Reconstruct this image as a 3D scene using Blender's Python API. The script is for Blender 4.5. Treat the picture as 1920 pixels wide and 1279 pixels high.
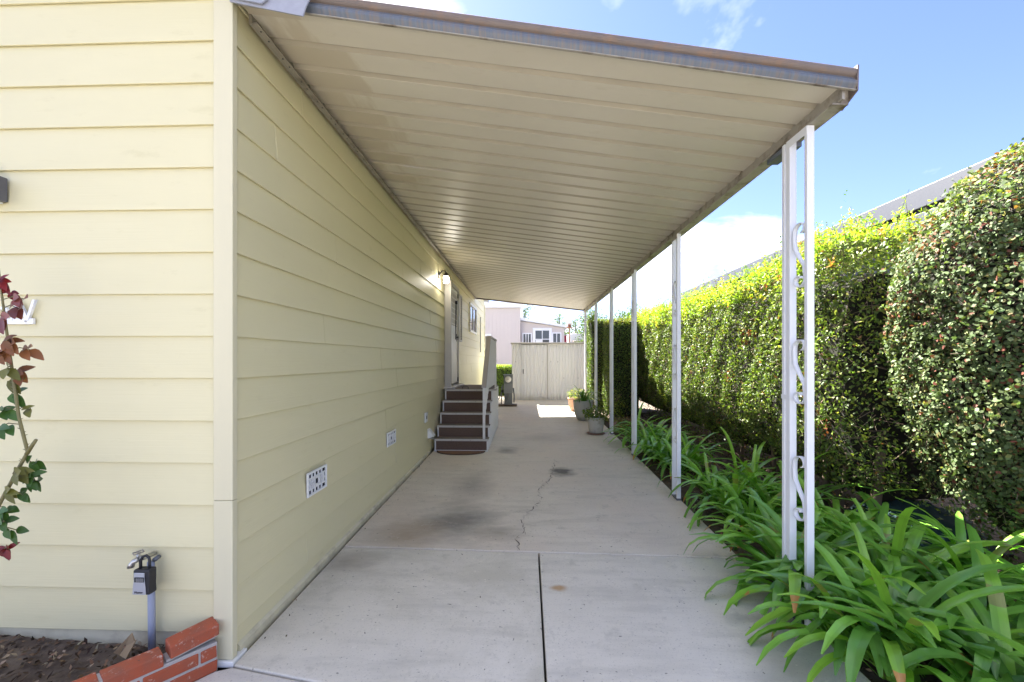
import bpy, math, random
import numpy as np
from mathutils import Vector, Matrix, Euler

random.seed(7); RNG = np.random.default_rng(11)
for o in list(bpy.data.objects): bpy.data.objects.remove(o)
scene = bpy.context.scene
COL = scene.collection
R = math.radians

# ------------------------------------------------------------------ camera
cam_data = bpy.data.cameras.new('camera')
cam = bpy.data.objects.new('camera', cam_data); COL.objects.link(cam)
cam.location = (1.482, -2.132, 1.5)
cam.rotation_euler = (R(90), 0, math.atan(29 / 800))
cam_data.sensor_width = 36; cam_data.lens = 15.0
cam_data.shift_y = 0.01875
cam_data.clip_start = 0.05; cam_data.clip_end = 2000
scene.camera = cam

# ------------------------------------------------------------------ sky and sun
SUN = Vector((-0.48, 0.72, 1.0)).normalized()          # towards the sun: ahead and to the left
world = bpy.data.worlds.new('World'); scene.world = world; world.use_nodes = True
wn, wl = world.node_tree.nodes, world.node_tree.links
wn.clear()
sky = wn.new('ShaderNodeTexSky'); sky.sky_type = 'NISHITA'; sky.sun_disc = False
sky.sun_elevation = math.asin(SUN.z); sky.sun_rotation = math.atan2(SUN.x, SUN.y)
sky.air_density = 1.0; sky.dust_density = 0.3; sky.ozone_density = 2.2
tc = wn.new('ShaderNodeTexCoord')
sep = wn.new('ShaderNodeSeparateXYZ'); wl.new(tc.outputs['Generated'], sep.inputs[0])
addz = wn.new('ShaderNodeMath'); addz.operation = 'ADD'; addz.inputs[1].default_value = 0.22
mx = wn.new('ShaderNodeMath'); mx.operation = 'MAXIMUM'; mx.inputs[1].default_value = 0.0
wl.new(sep.outputs[2], mx.inputs[0]); wl.new(mx.outputs[0], addz.inputs[0])
dv = wn.new('ShaderNodeVectorMath'); dv.operation = 'DIVIDE'
cmb = wn.new('ShaderNodeCombineXYZ')
for i in range(3): wl.new(addz.outputs[0], cmb.inputs[i])
wl.new(tc.outputs['Generated'], dv.inputs[0]); wl.new(cmb.outputs[0], dv.inputs[1])
cn = wn.new('ShaderNodeTexNoise'); cn.inputs['Scale'].default_value = 1.15
cn.inputs['Detail'].default_value = 7; cn.inputs['Roughness'].default_value = 0.56
cn.inputs['Distortion'].default_value = 0.25
coff = wn.new('ShaderNodeVectorMath'); coff.operation = 'ADD'; coff.inputs[1].default_value = (9.4, 13.4, 4.0)   # offset picked to keep the view mostly blue; cloud cover raised for fill light
wl.new(dv.outputs[0], coff.inputs[0]); wl.new(coff.outputs[0], cn.inputs['Vector'])
cr = wn.new('ShaderNodeValToRGB')
cr.color_ramp.elements[0].position = 0.48; cr.color_ramp.elements[0].color = (0, 0, 0, 1)
cr.color_ramp.elements[1].position = 0.76; cr.color_ramp.elements[1].color = (0.9, 0.9, 0.9, 1)
wl.new(cn.outputs['Fac'], cr.inputs[0])
mixc = wn.new('ShaderNodeMix'); mixc.data_type = 'RGBA'
deep = wn.new('ShaderNodeMix'); deep.data_type = 'RGBA'; deep.blend_type = 'MULTIPLY'; deep.inputs[0].default_value = 1
deep.inputs[7].default_value = (.53, .505, .67, 1); wl.new(sky.outputs[0], deep.inputs[6])
wl.new(cr.outputs[0], mixc.inputs[0]); wl.new(deep.outputs[2], mixc.inputs[6])
mixc.inputs[7].default_value = (7.6, 7.35, 7.0, 1)
bg = wn.new('ShaderNodeBackground'); bg.inputs[1].default_value = 0.04
wo = wn.new('ShaderNodeOutputWorld')
wl.new(mixc.outputs[2], bg.inputs[0]); wl.new(bg.outputs[0], wo.inputs[0])
sl = bpy.data.lights.new('sun', 'SUN'); sl.energy = 3.1; sl.angle = R(0.53); sl.color = (1.0, 0.95, 0.87)
so = bpy.data.objects.new('sun', sl); COL.objects.link(so)
so.rotation_euler = SUN.to_track_quat('Z', 'Y').to_euler(); so.location = (-10, 15, 21)
vs = scene.view_settings
vs.view_transform = 'Standard'; vs.look = 'None'; vs.gamma = 1; vs.exposure = 3.72; vs.use_curve_mapping = False
scene.render.engine = 'CYCLES'
scene.cycles.max_bounces = 7; scene.cycles.diffuse_bounces = 5; scene.cycles.glossy_bounces = 3; scene.cycles.transmission_bounces = 4; scene.cycles.transparent_max_bounces = 4
scene.render.resolution_x = 1024; scene.render.resolution_y = 682

# ------------------------------------------------------------------ material helpers
def srgb(h):
    h = h.lstrip('#'); c = [int(h[i:i + 2], 16) / 255 for i in (0, 2, 4)]
    return tuple(x / 12.92 if x <= .04045 else ((x + .055) / 1.055) ** 2.4 for x in c)
def new_mat(name):
    m = bpy.data.materials.new(name); m.use_nodes = True
    nt = m.node_tree; b = nt.nodes['Principled BSDF']
    return m, nt, b
def rgbmix(nt, fac, a, b, mode='MIX'):
    n = nt.nodes.new('ShaderNodeMix'); n.data_type = 'RGBA'; n.blend_type = mode
    for sock, val in ((0, fac), (6, a), (7, b)):
        if hasattr(val, 'is_linked') or isinstance(val, bpy.types.NodeSocket): nt.links.new(val, n.inputs[sock])
        elif isinstance(val, (int, float)): n.inputs[sock].default_value = val
        else: n.inputs[sock].default_value = (*val[:3], 1)
    return n.outputs[2]
def pos_vec(nt, scale=(1, 1, 1), kind='pos'):
    mp = nt.nodes.new('ShaderNodeMapping'); mp.inputs['Scale'].default_value = scale
    if kind == 'pos':
        g = nt.nodes.new('ShaderNodeNewGeometry'); nt.links.new(g.outputs['Position'], mp.inputs[0])
    else:
        t = nt.nodes.new('ShaderNodeTexCoord'); nt.links.new(t.outputs['Object'], mp.inputs[0])
    return mp.outputs[0]
def noise(nt, vec, scale, detail=4, rough=.55, dist=0.0):
    n = nt.nodes.new('ShaderNodeTexNoise'); n.inputs['Scale'].default_value = scale
    n.inputs['Detail'].default_value = detail; n.inputs['Roughness'].default_value = rough; n.inputs['Distortion'].default_value = dist
    nt.links.new(vec, n.inputs['Vector']); return n.outputs['Fac']
def ramp(nt, fac, p0, p1, c0=(0, 0, 0), c1=(1, 1, 1)):
    r = nt.nodes.new('ShaderNodeValToRGB'); e = r.color_ramp.elements
    e[0].position = p0; e[1].position = p1; e[0].color = (*c0, 1); e[1].color = (*c1, 1)
    nt.links.new(fac, r.inputs[0]); return r.outputs[0]
def bump(nt, b, h, strength, dist=.01, prev=None):
    n = nt.nodes.new('ShaderNodeBump'); n.inputs['Strength'].default_value = strength; n.inputs['Distance'].default_value = dist
    nt.links.new(h, n.inputs['Height'])
    if prev is not None: nt.links.new(prev, n.inputs['Normal'])
    nt.links.new(n.outputs[0], b.inputs['Normal']); return n.outputs[0]
def simple(name, col, rough=.5, metal=0., var=.12, scale=6., bumps=0., bscale=80., spec=.5, stretch=(1, 1, 1), dirt=None, dscale=2.5, dlo=.5, dhi=.75):
    m, nt, b = new_mat(name)
    v = pos_vec(nt, stretch)
    c = rgbmix(nt, noise(nt, v, scale), tuple(x * (1 - var) for x in col), tuple(min(1, x * (1 + var)) for x in col))
    if dirt is not None:
        d = ramp(nt, noise(nt, v, dscale, 6, .62), dlo, dhi)
        c = rgbmix(nt, d, c, dirt)
    nt.links.new(c, b.inputs['Base Color'])
    b.inputs['Roughness'].default_value = rough; b.inputs['Metallic'].default_value = metal
    b.inputs['Specular IOR Level'].default_value = spec
    if bumps: bump(nt, b, noise(nt, v, bscale, 5), bumps, .004)
    return m
def leafmat(name, rough=.42, trans=.3, spec=.35, boost=(1.35, 1.5, .6)):
    m, nt, b = new_mat(name)
    a = nt.nodes.new('ShaderNodeAttribute'); a.attribute_name = 'tint'
    nt.links.new(a.outputs['Color'], b.inputs['Base Color'])
    b.inputs['Roughness'].default_value = rough; b.inputs['Specular IOR Level'].default_value = spec
    t = nt.nodes.new('ShaderNodeBsdfTranslucent')
    nt.links.new(rgbmix(nt, 1.0, a.outputs['Color'], boost, 'MULTIPLY'), t.inputs[0])
    mxs = nt.nodes.new('ShaderNodeMixShader'); mxs.inputs[0].default_value = trans
    nt.links.new(b.outputs[0], mxs.inputs[1]); nt.links.new(t.outputs[0], mxs.inputs[2])
    nt.links.new(mxs.outputs[0], nt.nodes['Material Output'].inputs[0])
    return m

# ------------------------------------------------------------------ geometry helpers
def gz(y): return 0.0235 * max(-9.0, min(14.0, y))
class MB:
    def __init__(s): s.v = []; s.f = []
    def add(s, vs_, fs):
        k = len(s.v); s.v += [tuple(p) for p in vs_]; s.f += [tuple(i + k for i in f) for f in fs]; return s
    def box(s, x0, x1, y0, y1, z0, z1):
        return s.add([(x0, y0, z0), (x1, y0, z0), (x1, y1, z0), (x0, y1, z0), (x0, y0, z1), (x1, y0, z1), (x1, y1, z1), (x0, y1, z1)],
                     [(0, 3, 2, 1), (4, 5, 6, 7), (0, 1, 5, 4), (1, 2, 6, 5), (2, 3, 7, 6), (3, 0, 4, 7)])
    def sweep2(s, a, b):                         # two matching rings of points, capped
        n = len(a)
        return s.add(list(a) + list(b), [tuple(range(n - 1, -1, -1)), tuple(range(n, 2 * n))] + [(i, (i + 1) % n, n + (i + 1) % n, n + i) for i in range(n)])
    def tube(s, pts, r, n=8, cap=True):
        pts = [Vector(p) for p in pts]; rs = r if isinstance(r, (list, tuple)) else [r] * len(pts)
        rings = []; up = None
        for i, p in enumerate(pts):
            t = (pts[min(i + 1, len(pts) - 1)] - pts[max(i - 1, 0)])
            t = t.normalized() if t.length > 1e-9 else Vector((0, 0, 1))
            if up is None: up = t.orthogonal().normalized()
            up = (up - t * up.dot(t)).normalized(); w = t.cross(up)
            rings.append([p + (up * math.cos(2 * math.pi * k / n) + w * math.sin(2 * math.pi * k / n)) * rs[i] for k in range(n)])
        vs_ = [q for rg in rings for q in rg]; fs = []
        for i in range(len(pts) - 1):
            for k in range(n):
                fs.append((i * n + k, i * n + (k + 1) % n, (i + 1) * n + (k + 1) % n, (i + 1) * n + k))
        if cap: fs += [tuple(range(n - 1, -1, -1)), tuple(range((len(pts) - 1) * n, len(pts) * n))]
        return s.add(vs_, fs)
    def lathe(s, prof, c, n=24):                 # prof [(r, z)]
        vs_ = []; fs = []
        for r, z in prof:
            for k in range(n): vs_.append((c[0] + r * math.cos(2 * math.pi * k / n), c[1] + r * math.sin(2 * math.pi * k / n), c[2] + z))
        for i in range(len(prof) - 1):
            for k in range(n): fs.append((i * n + k, i * n + (k + 1) % n, (i + 1) * n + (k + 1) % n, (i + 1) * n + k))
        fs.append(tuple(range(n - 1, -1, -1))); fs.append(tuple(range((len(prof) - 1) * n, len(prof) * n)))
        return s.add(vs_, fs)
    def ribbon(s, pts, wdir, w, th):             # flat bar along pts; width along wdir
        pts = [Vector(p) for p in pts]; wd = Vector(wdir).normalized(); rings = []
        for i, p in enumerate(pts):
            t = (pts[min(i + 1, len(pts) - 1)] - pts[max(i - 1, 0)]).normalized(); nn = t.cross(wd).normalized()
            rings.append([p + wd * w / 2 + nn * th / 2, p - wd * w / 2 + nn * th / 2, p - wd * w / 2 - nn * th / 2, p + wd * w / 2 - nn * th / 2])
        vs_ = [q for r_ in rings for q in r_]; fs = [(3, 2, 1, 0), tuple(len(vs_) - 4 + k for k in range(4))]
        for i in range(len(pts) - 1):
            for k in range(4): fs.append((4 * i + k, 4 * i + (k + 1) % 4, 4 * i + 4 + (k + 1) % 4, 4 * i + 4 + k))
        return s.add(vs_, fs)
    def build(s, name, mat, parent=None, smooth=False, bevel=0., off=None):
        me = bpy.data.meshes.new(name)
        o3 = Vector((0, 0, 0))
        p = parent
        while p is not None: o3 += p.location; p = p.parent
        vv = [(a - o3.x, b - o3.y, c - o3.z) for a, b, c in s.v]
        me.from_pydata(vv, [], s.f); me.update()
        if smooth:
            for q in me.polygons: q.use_smooth = True
        o = bpy.data.objects.new(name, me); COL.objects.link(o)
        if mat: me.materials.append(mat)
        if parent: o.parent = parent
        if bevel:
            md = o.modifiers.new('bevel', 'BEVEL'); md.width = bevel; md.segments = 2; md.limit_method = 'ANGLE'; md.angle_limit = R(40)
        return o
def tag(o, label=None, cat=None, group=None, kind=None):
    if label: o['label'] = label
    if cat: o['category'] = cat
    if group: o['group'] = group
    if kind: o['kind'] = kind
    return o
def thing(name, loc, label, cat, group=None):
    o = bpy.data.objects.new(name, None); COL.objects.link(o); o.location = loc; o.empty_display_size = .1
    return tag(o, label, cat, group)
def np_mesh(name, verts, k, mat, parent=None, tint=None, smooth=False):
    """verts (N*k,3): N separate k-gons; optional tint (N,3) as a face colour."""
    n = len(verts) // k
    me = bpy.data.meshes.new(name)
    o3 = Vector((0, 0, 0)); p = parent
    while p is not None: o3 += p.location; p = p.parent
    vv = np.asarray(verts, dtype=np.float32) - np.array(o3, dtype=np.float32)
    me.vertices.add(n * k); me.vertices.foreach_set('co', vv.ravel())
    me.loops.add(n * k); me.loops.foreach_set('vertex_index', np.arange(n * k, dtype=np.int32))
    me.polygons.add(n); me.polygons.foreach_set('loop_start', np.arange(n, dtype=np.int32) * k)
    if tint is not None:
        a = me.attributes.new('tint', 'FLOAT_COLOR', 'FACE')
        a.data.foreach_set('color', np.concatenate([tint, np.ones((n, 1))], 1).astype(np.float32).ravel())
    me.update(calc_edges=True); me.validate()
    me.materials.append(mat)
    o = bpy.data.objects.new(name, me); COL.objects.link(o)
    if parent: o.parent = parent; o['kind'] = 'stuff'
    return o
def unit(a): return a / np.maximum(np.linalg.norm(a, axis=1, keepdims=True), 1e-9)
def leaf_polys(P, N, L, W, tilt=.6, shape='quad', fold=.12, down=0.):
    """leaf outlines at points P facing N; returns (n*k,3), k"""
    n = len(P); L = np.broadcast_to(L, n)[:, None] * RNG.uniform(.65, 1.25, (n, 1)); W = np.broadcast_to(W, n)[:, None] * RNG.uniform(.7, 1.2, (n, 1))
    nn = unit(N + tilt * RNG.normal(size=(n, 3)))
    t = RNG.normal(size=(n, 3)); t[:, 2] -= down; t = unit(t - nn * np.sum(t * nn, 1, keepdims=True)); b = np.cross(nn, t)
    if shape == 'quad':
        V = np.stack([P - t * L * .5, P + b * W * .5 + nn * fold * W - t * L * .08, P + t * L * .5, P - b * W * .5 + nn * fold * W - t * L * .08], 1); k = 4
    else:
        V = np.stack([P - t * L * .5, P + b * W * .42 - t * L * .22 + nn * fold * W, P + b * W * .46 + t * L * .14 + nn * fold * W, P + t * L * .5,
                      P - b * W * .46 + t * L * .14 + nn * fold * W, P - b * W * .42 - t * L * .22 + nn * fold * W], 1); k = 6
    return V.reshape(-1, 3), k
def lump(P, s=1.0):                                # cheap smooth lumps in space
    x, y, z = P[:, 0] * s, P[:, 1] * s, P[:, 2] * s
    return (np.sin(2.1 * x + 1.3 * y + .7 * z + 1) + np.sin(-1.7 * x + 2.9 * y + 1.9 * z + 2) + np.sin(3.3 * z - 2.3 * y + 1.1 * x) + .6 * np.sin(5.3 * y + 4.1 * z + 3.7 * x)) / 3.6
def pick(n, cols, w):
    c = np.array(cols)[RNG.choice(len(cols), n, p=np.array(w) / sum(w))]
    return np.clip(c * RNG.uniform(.7, 1.3, (n, 1)) * RNG.uniform(.92, 1.08, (n, 3)), 0, 1)

# ------------------------------------------------------------------ materials
def siding_mat():
    m, nt, b = new_mat('cream_siding')
    v = pos_vec(nt, (2.2, 2.2, 95)); v2 = pos_vec(nt, (.6, .6, 2.2)); v3 = pos_vec(nt, (6, 6, 260))
    g = noise(nt, v, 1.0, 6, .6)
    c = rgbmix(nt, noise(nt, v2, 1.6, 5), (.665, .605, .365), (.715, .655, .415))
    c = rgbmix(nt, ramp(nt, noise(nt, v2, 6, 8, .7), .60, .80), c, (.60, .54, .31))
    nt.links.new(c, b.inputs['Base Color']); b.inputs['Roughness'].default_value = .48
    p = bump(nt, b, g, .2, .004); p = bump(nt, b, noise(nt, v3, 1, 4), .16, .002, p); bump(nt, b, noise(nt, pos_vec(nt, (1, 1, 2.4)), 1.3, 3), .22, .03, p)
    return m
M_SIDING = siding_mat()
M_SHEATH = simple('sheathing', (.55, .5, .36), .8)
M_TRIM = simple('cream_trim', (.65, .60, .41), .5, var=.05, scale=3, bumps=.08, bscale=40, stretch=(4, 4, .4), dirt=(.55, .5, .38), dlo=.66, dhi=.9)
def ceiling_mat():
    m, nt, b = new_mat('enamelled_awning_metal')
    v = pos_vec(nt, (1.0, 3.0, 1.0)); v2 = pos_vec(nt, (2.2, .5, 1))
    c = rgbmix(nt, noise(nt, v, 1.2, 4), (.56, .515, .415), (.63, .585, .48))
    # old brown water stain in the front corner by the house, with its own ragged outline
    g = nt.nodes.new('ShaderNodeNewGeometry'); d = nt.nodes.new('ShaderNodeVectorMath'); d.operation = 'DISTANCE'
    sc = nt.nodes.new('ShaderNodeVectorMath'); sc.operation = 'MULTIPLY'; sc.inputs[1].default_value = (1.0, .42, 0)
    nt.links.new(g.outputs['Position'], sc.inputs[0]); nt.links.new(sc.outputs[0], d.inputs[0]); d.inputs[1].default_value = (.05, .40, 0)
    ad = nt.nodes.new('ShaderNodeMath'); ad.operation = 'MULTIPLY_ADD'; ad.inputs[1].default_value = .55
    nt.links.new(noise(nt, v2, 3.2, 5, .6), ad.inputs[0]); nt.links.new(d.outputs['Value'], ad.inputs[2])
    sy = nt.nodes.new('ShaderNodeSeparateXYZ'); nt.links.new(g.outputs['Position'], sy.inputs[0])
    sn = nt.nodes.new('ShaderNodeMath'); sn.operation = 'SUBTRACT'; sn.inputs[1].default_value = .056; nt.links.new(sy.outputs[1], sn.inputs[0])
    sq = nt.nodes.new('ShaderNodeMath'); sq.operation = 'SNAP'; sq.inputs[1].default_value = .2055; nt.links.new(sn.outputs[0], sq.inputs[0])
    wh = nt.nodes.new('ShaderNodeTexWhiteNoise'); wh.noise_dimensions = '1D'; nt.links.new(sq.outputs[0], wh.inputs['W'])
    a2 = nt.nodes.new('ShaderNodeMath'); a2.operation = 'MULTIPLY_ADD'; a2.inputs[1].default_value = .30; nt.links.new(wh.outputs['Value'], a2.inputs[0]); nt.links.new(ad.outputs[0], a2.inputs[2])
    st = ramp(nt, a2.outputs[0], .82, .90, (1, 1, 1), (0, 0, 0))
    k = nt.nodes.new('ShaderNodeMath'); k.operation = 'MULTIPLY'; k.inputs[1].default_value = .5; nt.links.new(st, k.inputs[0])
    c = rgbmix(nt, k.outputs[0], c, (.41, .335, .225))
    c = rgbmix(nt, ramp(nt, noise(nt, v, 5, 8, .7), .58, .85), c, (.52, .47, .36))
    nt.links.new(c, b.inputs['Base Color']); b.inputs['Roughness'].default_value = .39
    bump(nt, b, noise(nt, pos_vec(nt, (2, 9, 1)), 2, 3), .12, .01)
    return m
M_CEIL = ceiling_mat()
M_GALV = simple('galvanised_gutter', (.115, .135, .165), .5, .2, .35, 5, .1, 60, stretch=(9, 1, .7), dirt=(.17, .145, .13), dscale=6, dlo=.46, dhi=.66)
M_RUST = simple('weathered_brown_gutter', (.17, .135, .115), .6, .2, .2, 5, .2, 70, stretch=(2, 1, 3), dirt=(.25, .15, .09), dscale=3, dlo=.5, dhi=.72)
M_BEAM = simple('stained_fascia_metal', (.36, .33, .28), .5, .1, .12, 8, .1, 60, dirt=(.12, .09, .06), dscale=7, dlo=.5, dhi=.68)
M_LEDGER = simple('dull_ledger_metal', (.30, .27, .22), .55, .2, .2, 12, dirt=(.14, .11, .08), dscale=9)
M_WHITE = simple('white_post_paint', (.77, .78, .80), .38, 0, .03, 4, .05, 40, dirt=(.58, .56, .52), dscale=5, dlo=.68, dhi=.9)
M_PLAST = simple('white_plastic', (.80, .80, .78), .4, 0, .03)
M_DARK = simple('dark_void', (.015, .015, .015), .8)
M_BLACK = simple('black_metal', (.02, .02, .022), .4)
M_SHINGLE = simple('grey_roofing', (.33, .34, .39), .85, 0, .12, 30, .4, 120)
def concrete(name, lo, hi, stains, warm=None, patch=None):
    m, nt, b = new_mat(name)
    v = pos_vec(nt); vx = pos_vec(nt, (.55, 2.4, 1))
    c = rgbmix(nt, ramp(nt, noise(nt, v, 1.1, 8, .62, .3), .3, .72), lo, hi)
    c = rgbmix(nt, ramp(nt, noise(nt, vx, 3.0, 7, .65), .48, .78), c, tuple(x * .80 for x in lo))
    if patch: c = rgbmix(nt, ramp(nt, noise(nt, v, .9, 9, .68, .5), .47, .60), c, patch)
    if warm: c = rgbmix(nt, ramp(nt, noise(nt, v, .75, 5, .6), .42, .66), c, warm)
    g = nt.nodes.new('ShaderNodeNewGeometry')
    for (x, y, sx, sy, col, k, soft) in stains:
        sc = nt.nodes.new('ShaderNodeVectorMath'); sc.operation = 'MULTIPLY'; sc.inputs[1].default_value = (1 / sx, 1 / sy, 0)
        d = nt.nodes.new('ShaderNodeVectorMath'); d.operation = 'DISTANCE'; d.inputs[1].default_value = (x / sx, y / sy, 0)
        nt.links.new(g.outputs['Position'], sc.inputs[0]); nt.links.new(sc.outputs[0], d.inputs[0])
        ma = nt.nodes.new('ShaderNodeMath'); ma.operation = 'MULTIPLY_ADD'; ma.inputs[1].default_value = 1.3
        nt.links.new(noise(nt, pos_vec(nt, (1, 1.8, 1)), 1.6 / min(sx, sy) ** .6, 6, .65), ma.inputs[0]); nt.links.new(d.outputs['Value'], ma.inputs[2])
        f = ramp(nt, ma.outputs[0], 1.2 - soft, 1.55, (k, k, k), (0, 0, 0)) if 1.55 <= 1 else None
        mr = nt.nodes.new('ShaderNodeMapRange'); mr.inputs['From Min'].default_value = 1.6; mr.inputs['From Max'].default_value = 1.6 - soft
        mr.inputs['To Min'].default_value = 0; mr.inputs['To Max'].default_value = k
        nt.links.new(ma.outputs[0], mr.inputs['Value'])
        c = rgbmix(nt, mr.outputs[0], c, col)
    # fine speckle
    c = rgbmix(nt, ramp(nt, noise(nt, v, 95, 3, .7), .58, .74), c, tuple(x * .62 for x in lo))
    c = rgbmix(nt, ramp(nt, noise(nt, v, 6.5, 9, .75), .56, .70), c, tuple(x * .80 for x in lo))
    c = rgbmix(nt, ramp(nt, noise(nt, pos_vec(nt, (1, 1, 1)), 38, 2, .5), .70, .74), c, tuple(x * .42 for x in lo))
    c = rgbmix(nt, ramp(nt, noise(nt, v, 22, 4, .6), .66, .80), c, tuple(min(1, x * 1.14) for x in hi))
    nt.links.new(c, b.inputs['Base Color']); b.inputs['Roughness'].default_value = .72; b.inputs['Specular IOR Level'].default_value = .35
    p = bump(nt, b, noise(nt, v, 160, 4, .6), .22, .003); bump(nt, b, noise(nt, v, 9, 5), .12, .01, p)
    return m
GREYST = (.18, .17, .15)
M_OLD = concrete('old_driveway_concrete', (.61, .555, .465), (.71, .655, .56),
    [(.88, 1.72, .46, .55, (.19, .18, .155), .85, .8), (.45, 1.45, .42, .42, (.36, .28, .19), .8, .9), (1.93, 3.3, .20, .26, (.11, .10, .085), .95, .6), (1.16, 4.45, .22, .3, (.22, .2, .17), .8, .8),
     (1.25, 1.45, .28, .2, (.28, .24, .185), .65, .9), (.85, 2.75, .3, .8, (.26, .24, .21), .6, .9), (1.75, 5.4, .5, .5, (.34, .31, .27), .5, .9)], warm=(.66, .575, .475))
M_NEW = concrete('pale_driveway_concrete', (.63, .59, .50), (.71, .665, .575), [(1.683, .655, .075, .05, (.42, .25, .10), .85, .7), (.15, .95, .32, .22, (.31, .27, .22), .7, .9)], patch=(.55, .515, .425))
M_NEWR = concrete('pale_driveway_concrete_right', (.64, .60, .515), (.72, .675, .585), [(1.683, .655, .075, .05, (.42, .25, .10), .85, .7), (2.75, -.05, .25, .5, (.37, .345, .31), .6, .9)])
M_APRON = concrete('apron_concrete', (.56, .52, .46), (.64, .60, .54), [])
M_SOIL = simple('garden_soil', (.085, .06, .042), .95, 0, .5, 14, .9, 60, dirt=(.16, .125, .09), dscale=9, dlo=.45, dhi=.7)
M_GROUND = simple('street_ground', (.13, .127, .12), .9, 0, .15, .8, .2, 40)

# ------------------------------------------------------------------ ground, slabs and beds
g = MB(); ys = [-150, -9, -3, 0, 5, 10, 14, 250]
for a, b_ in zip(ys, ys[1:]):
    g.add([(-200, a, gz(a) - .13), (200, a, gz(a) - .13), (200, b_, gz(b_) - .13), (-200, b_, gz(b_) - .13)], [(0, 1, 2, 3)])
tag(g.build('ground', M_GROUND), kind='structure')
drive = thing('driveway', (1.5, 1, 0), None, None); tag(drive, kind='structure')
def slab(pts, mat, bev=.007, top=0.):
    m = MB(); m.sweep2([(x, y, gz(y) - .11) for x, y in pts], [(x, y, gz(y) + top) for x, y in pts])
    return m.build('concrete_slab', mat, drive, bevel=bev)
def jl(x): return -.085 - .195 * (x - .04)
def j2(x): return 1.188 - .0277 * (x + .05)
old = slab([(.034, j2(.034) + .004), (3.06, j2(3.06) + .004), (3.075, 5.9), (3.07, 9.0), (3.4, 9.6), (3.4, 14.0), (.034, 14.0)], M_OLD, top=.004)
slab([(.034, jl(.034) + .005), (1.562, jl(1.562) + .005), (1.562, j2(1.562) - .004), (.034, j2(.034) - .004)], M_NEW)
slab([(1.574, jl(1.574) + .005), (3.10, jl(3.1) + .005), (3.07, j2(3.07) - .004), (1.574, j2(1.574) - .004)], M_NEWR)
slab([(.0, -.105), (-.03, -.115), (-1.0, -1.36), (-1.0, -6.5), (3.2, -6.5), (3.11, jl(3.11) - .005), (.034, jl(.034) - .005)], M_APRON, top=-.004)
# crack wandering through the old slab, and small dark joint fill
def crackline(pts, w):
    m = MB(); q = []
    for (x0, y0), (x1, y1) in zip(pts, pts[1:]):
        n = max(3, int(math.hypot(x1 - x0, y1 - y0) / .028))
        for i in range(n): t = i / n; q.append((x0 + (x1 - x0) * t + random.gauss(0, .014), y0 + (y1 - y0) * t + random.gauss(0, .012)))
    q.append(pts[-1]); L = []
    for i, (x, y) in enumerate(q):
        ww = w * random.choice([.15, .4, .7, 1.0, 1.5]); L.append(((x - ww, y, gz(y) + .0065), (x + ww, y, gz(y) + .0065)))
    for a, b_ in zip(L, L[1:]): m.add([a[0], a[1], b_[1], b_[0]], [(0, 1, 2, 3)])
    return m
M_CRACK = simple('crack_dirt', (.13, .11, .09), .95)
crackline([(1.425, 1.16), (1.39, 1.32), (1.46, 1.55), (1.43, 1.75), (1.50, 1.96), (1.62, 2.25), (1.60, 2.6), (1.74, 2.95), (1.80, 3.3), (1.86, 3.9)], .0038).build('crack', M_CRACK, old)
crackline([(1.48, 1.9), (1.30, 1.98), (1.22, 2.0)], .002).build('crack', M_CRACK, old)
crackline([(1.43, 1.5), (1.49, 1.42)], .002).build('crack', M_CRACK, old)
crackline([(1.55, 2.12), (1.8, 2.16)], .0022).build('crack', M_CRACK, old)
# planting bed along the hedge and bed by the front wall
def bed(name, x0, x1, y0, y1, nx, ny, zf, inside=None):
    vs_, fs = [], []
    for j in range(ny + 1):
        for i in range(nx + 1):
            x = x0 + (x1 - x0) * i / nx; y = y0 + (y1 - y0) * j / ny
            if inside: x, y = inside(x, y)
            P = np.array([[x * 5, y * 5, 0]]); vs_.append((x, y, zf(x, y) + .016 * float(lump(P)[0]) + random.uniform(-.006, .006)))
    for j in range(ny):
        for i in range(nx): k = j * (nx + 1) + i; fs.append((k, k + 1, k + nx + 2, k + nx + 1))
    m = MB().add(vs_, fs); return tag(m.build(name, M_SOIL, None, True), kind='structure')
bed('planting_bed', 3.04, 7.2, -2.5, 14, 60, 150, lambda x, y: gz(y) - .035 + .03 * min(1, max(0, (x - 3.2))))
# edge of the brick kerb runs diagonally from the house corner
BD = Vector((-.60, -.80, 0)); BN = Vector((-.80, .60, 0)); BA = Vector((-.025, -.105, 0))
def infront(x, y):
    # shear the grid so that its right border follows the brick kerb
    lim = BA.x - .05 + (y - BA.y) * (BD.x / BD.y) * -1.0 if False else BA.x - .085 + (-(y - BA.y)) * (BD.x / -BD.y)
    t = (x + 3.2) / (3.2 - .02); return (-3.2 + t * (lim + 3.2), y)
bed('front_bed', -3.2, -.02, -1.5, -.05, 60, 34, lambda x, y: .085 + .02 * math.sin(x * 3) - .02 * (-y), infront)

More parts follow.
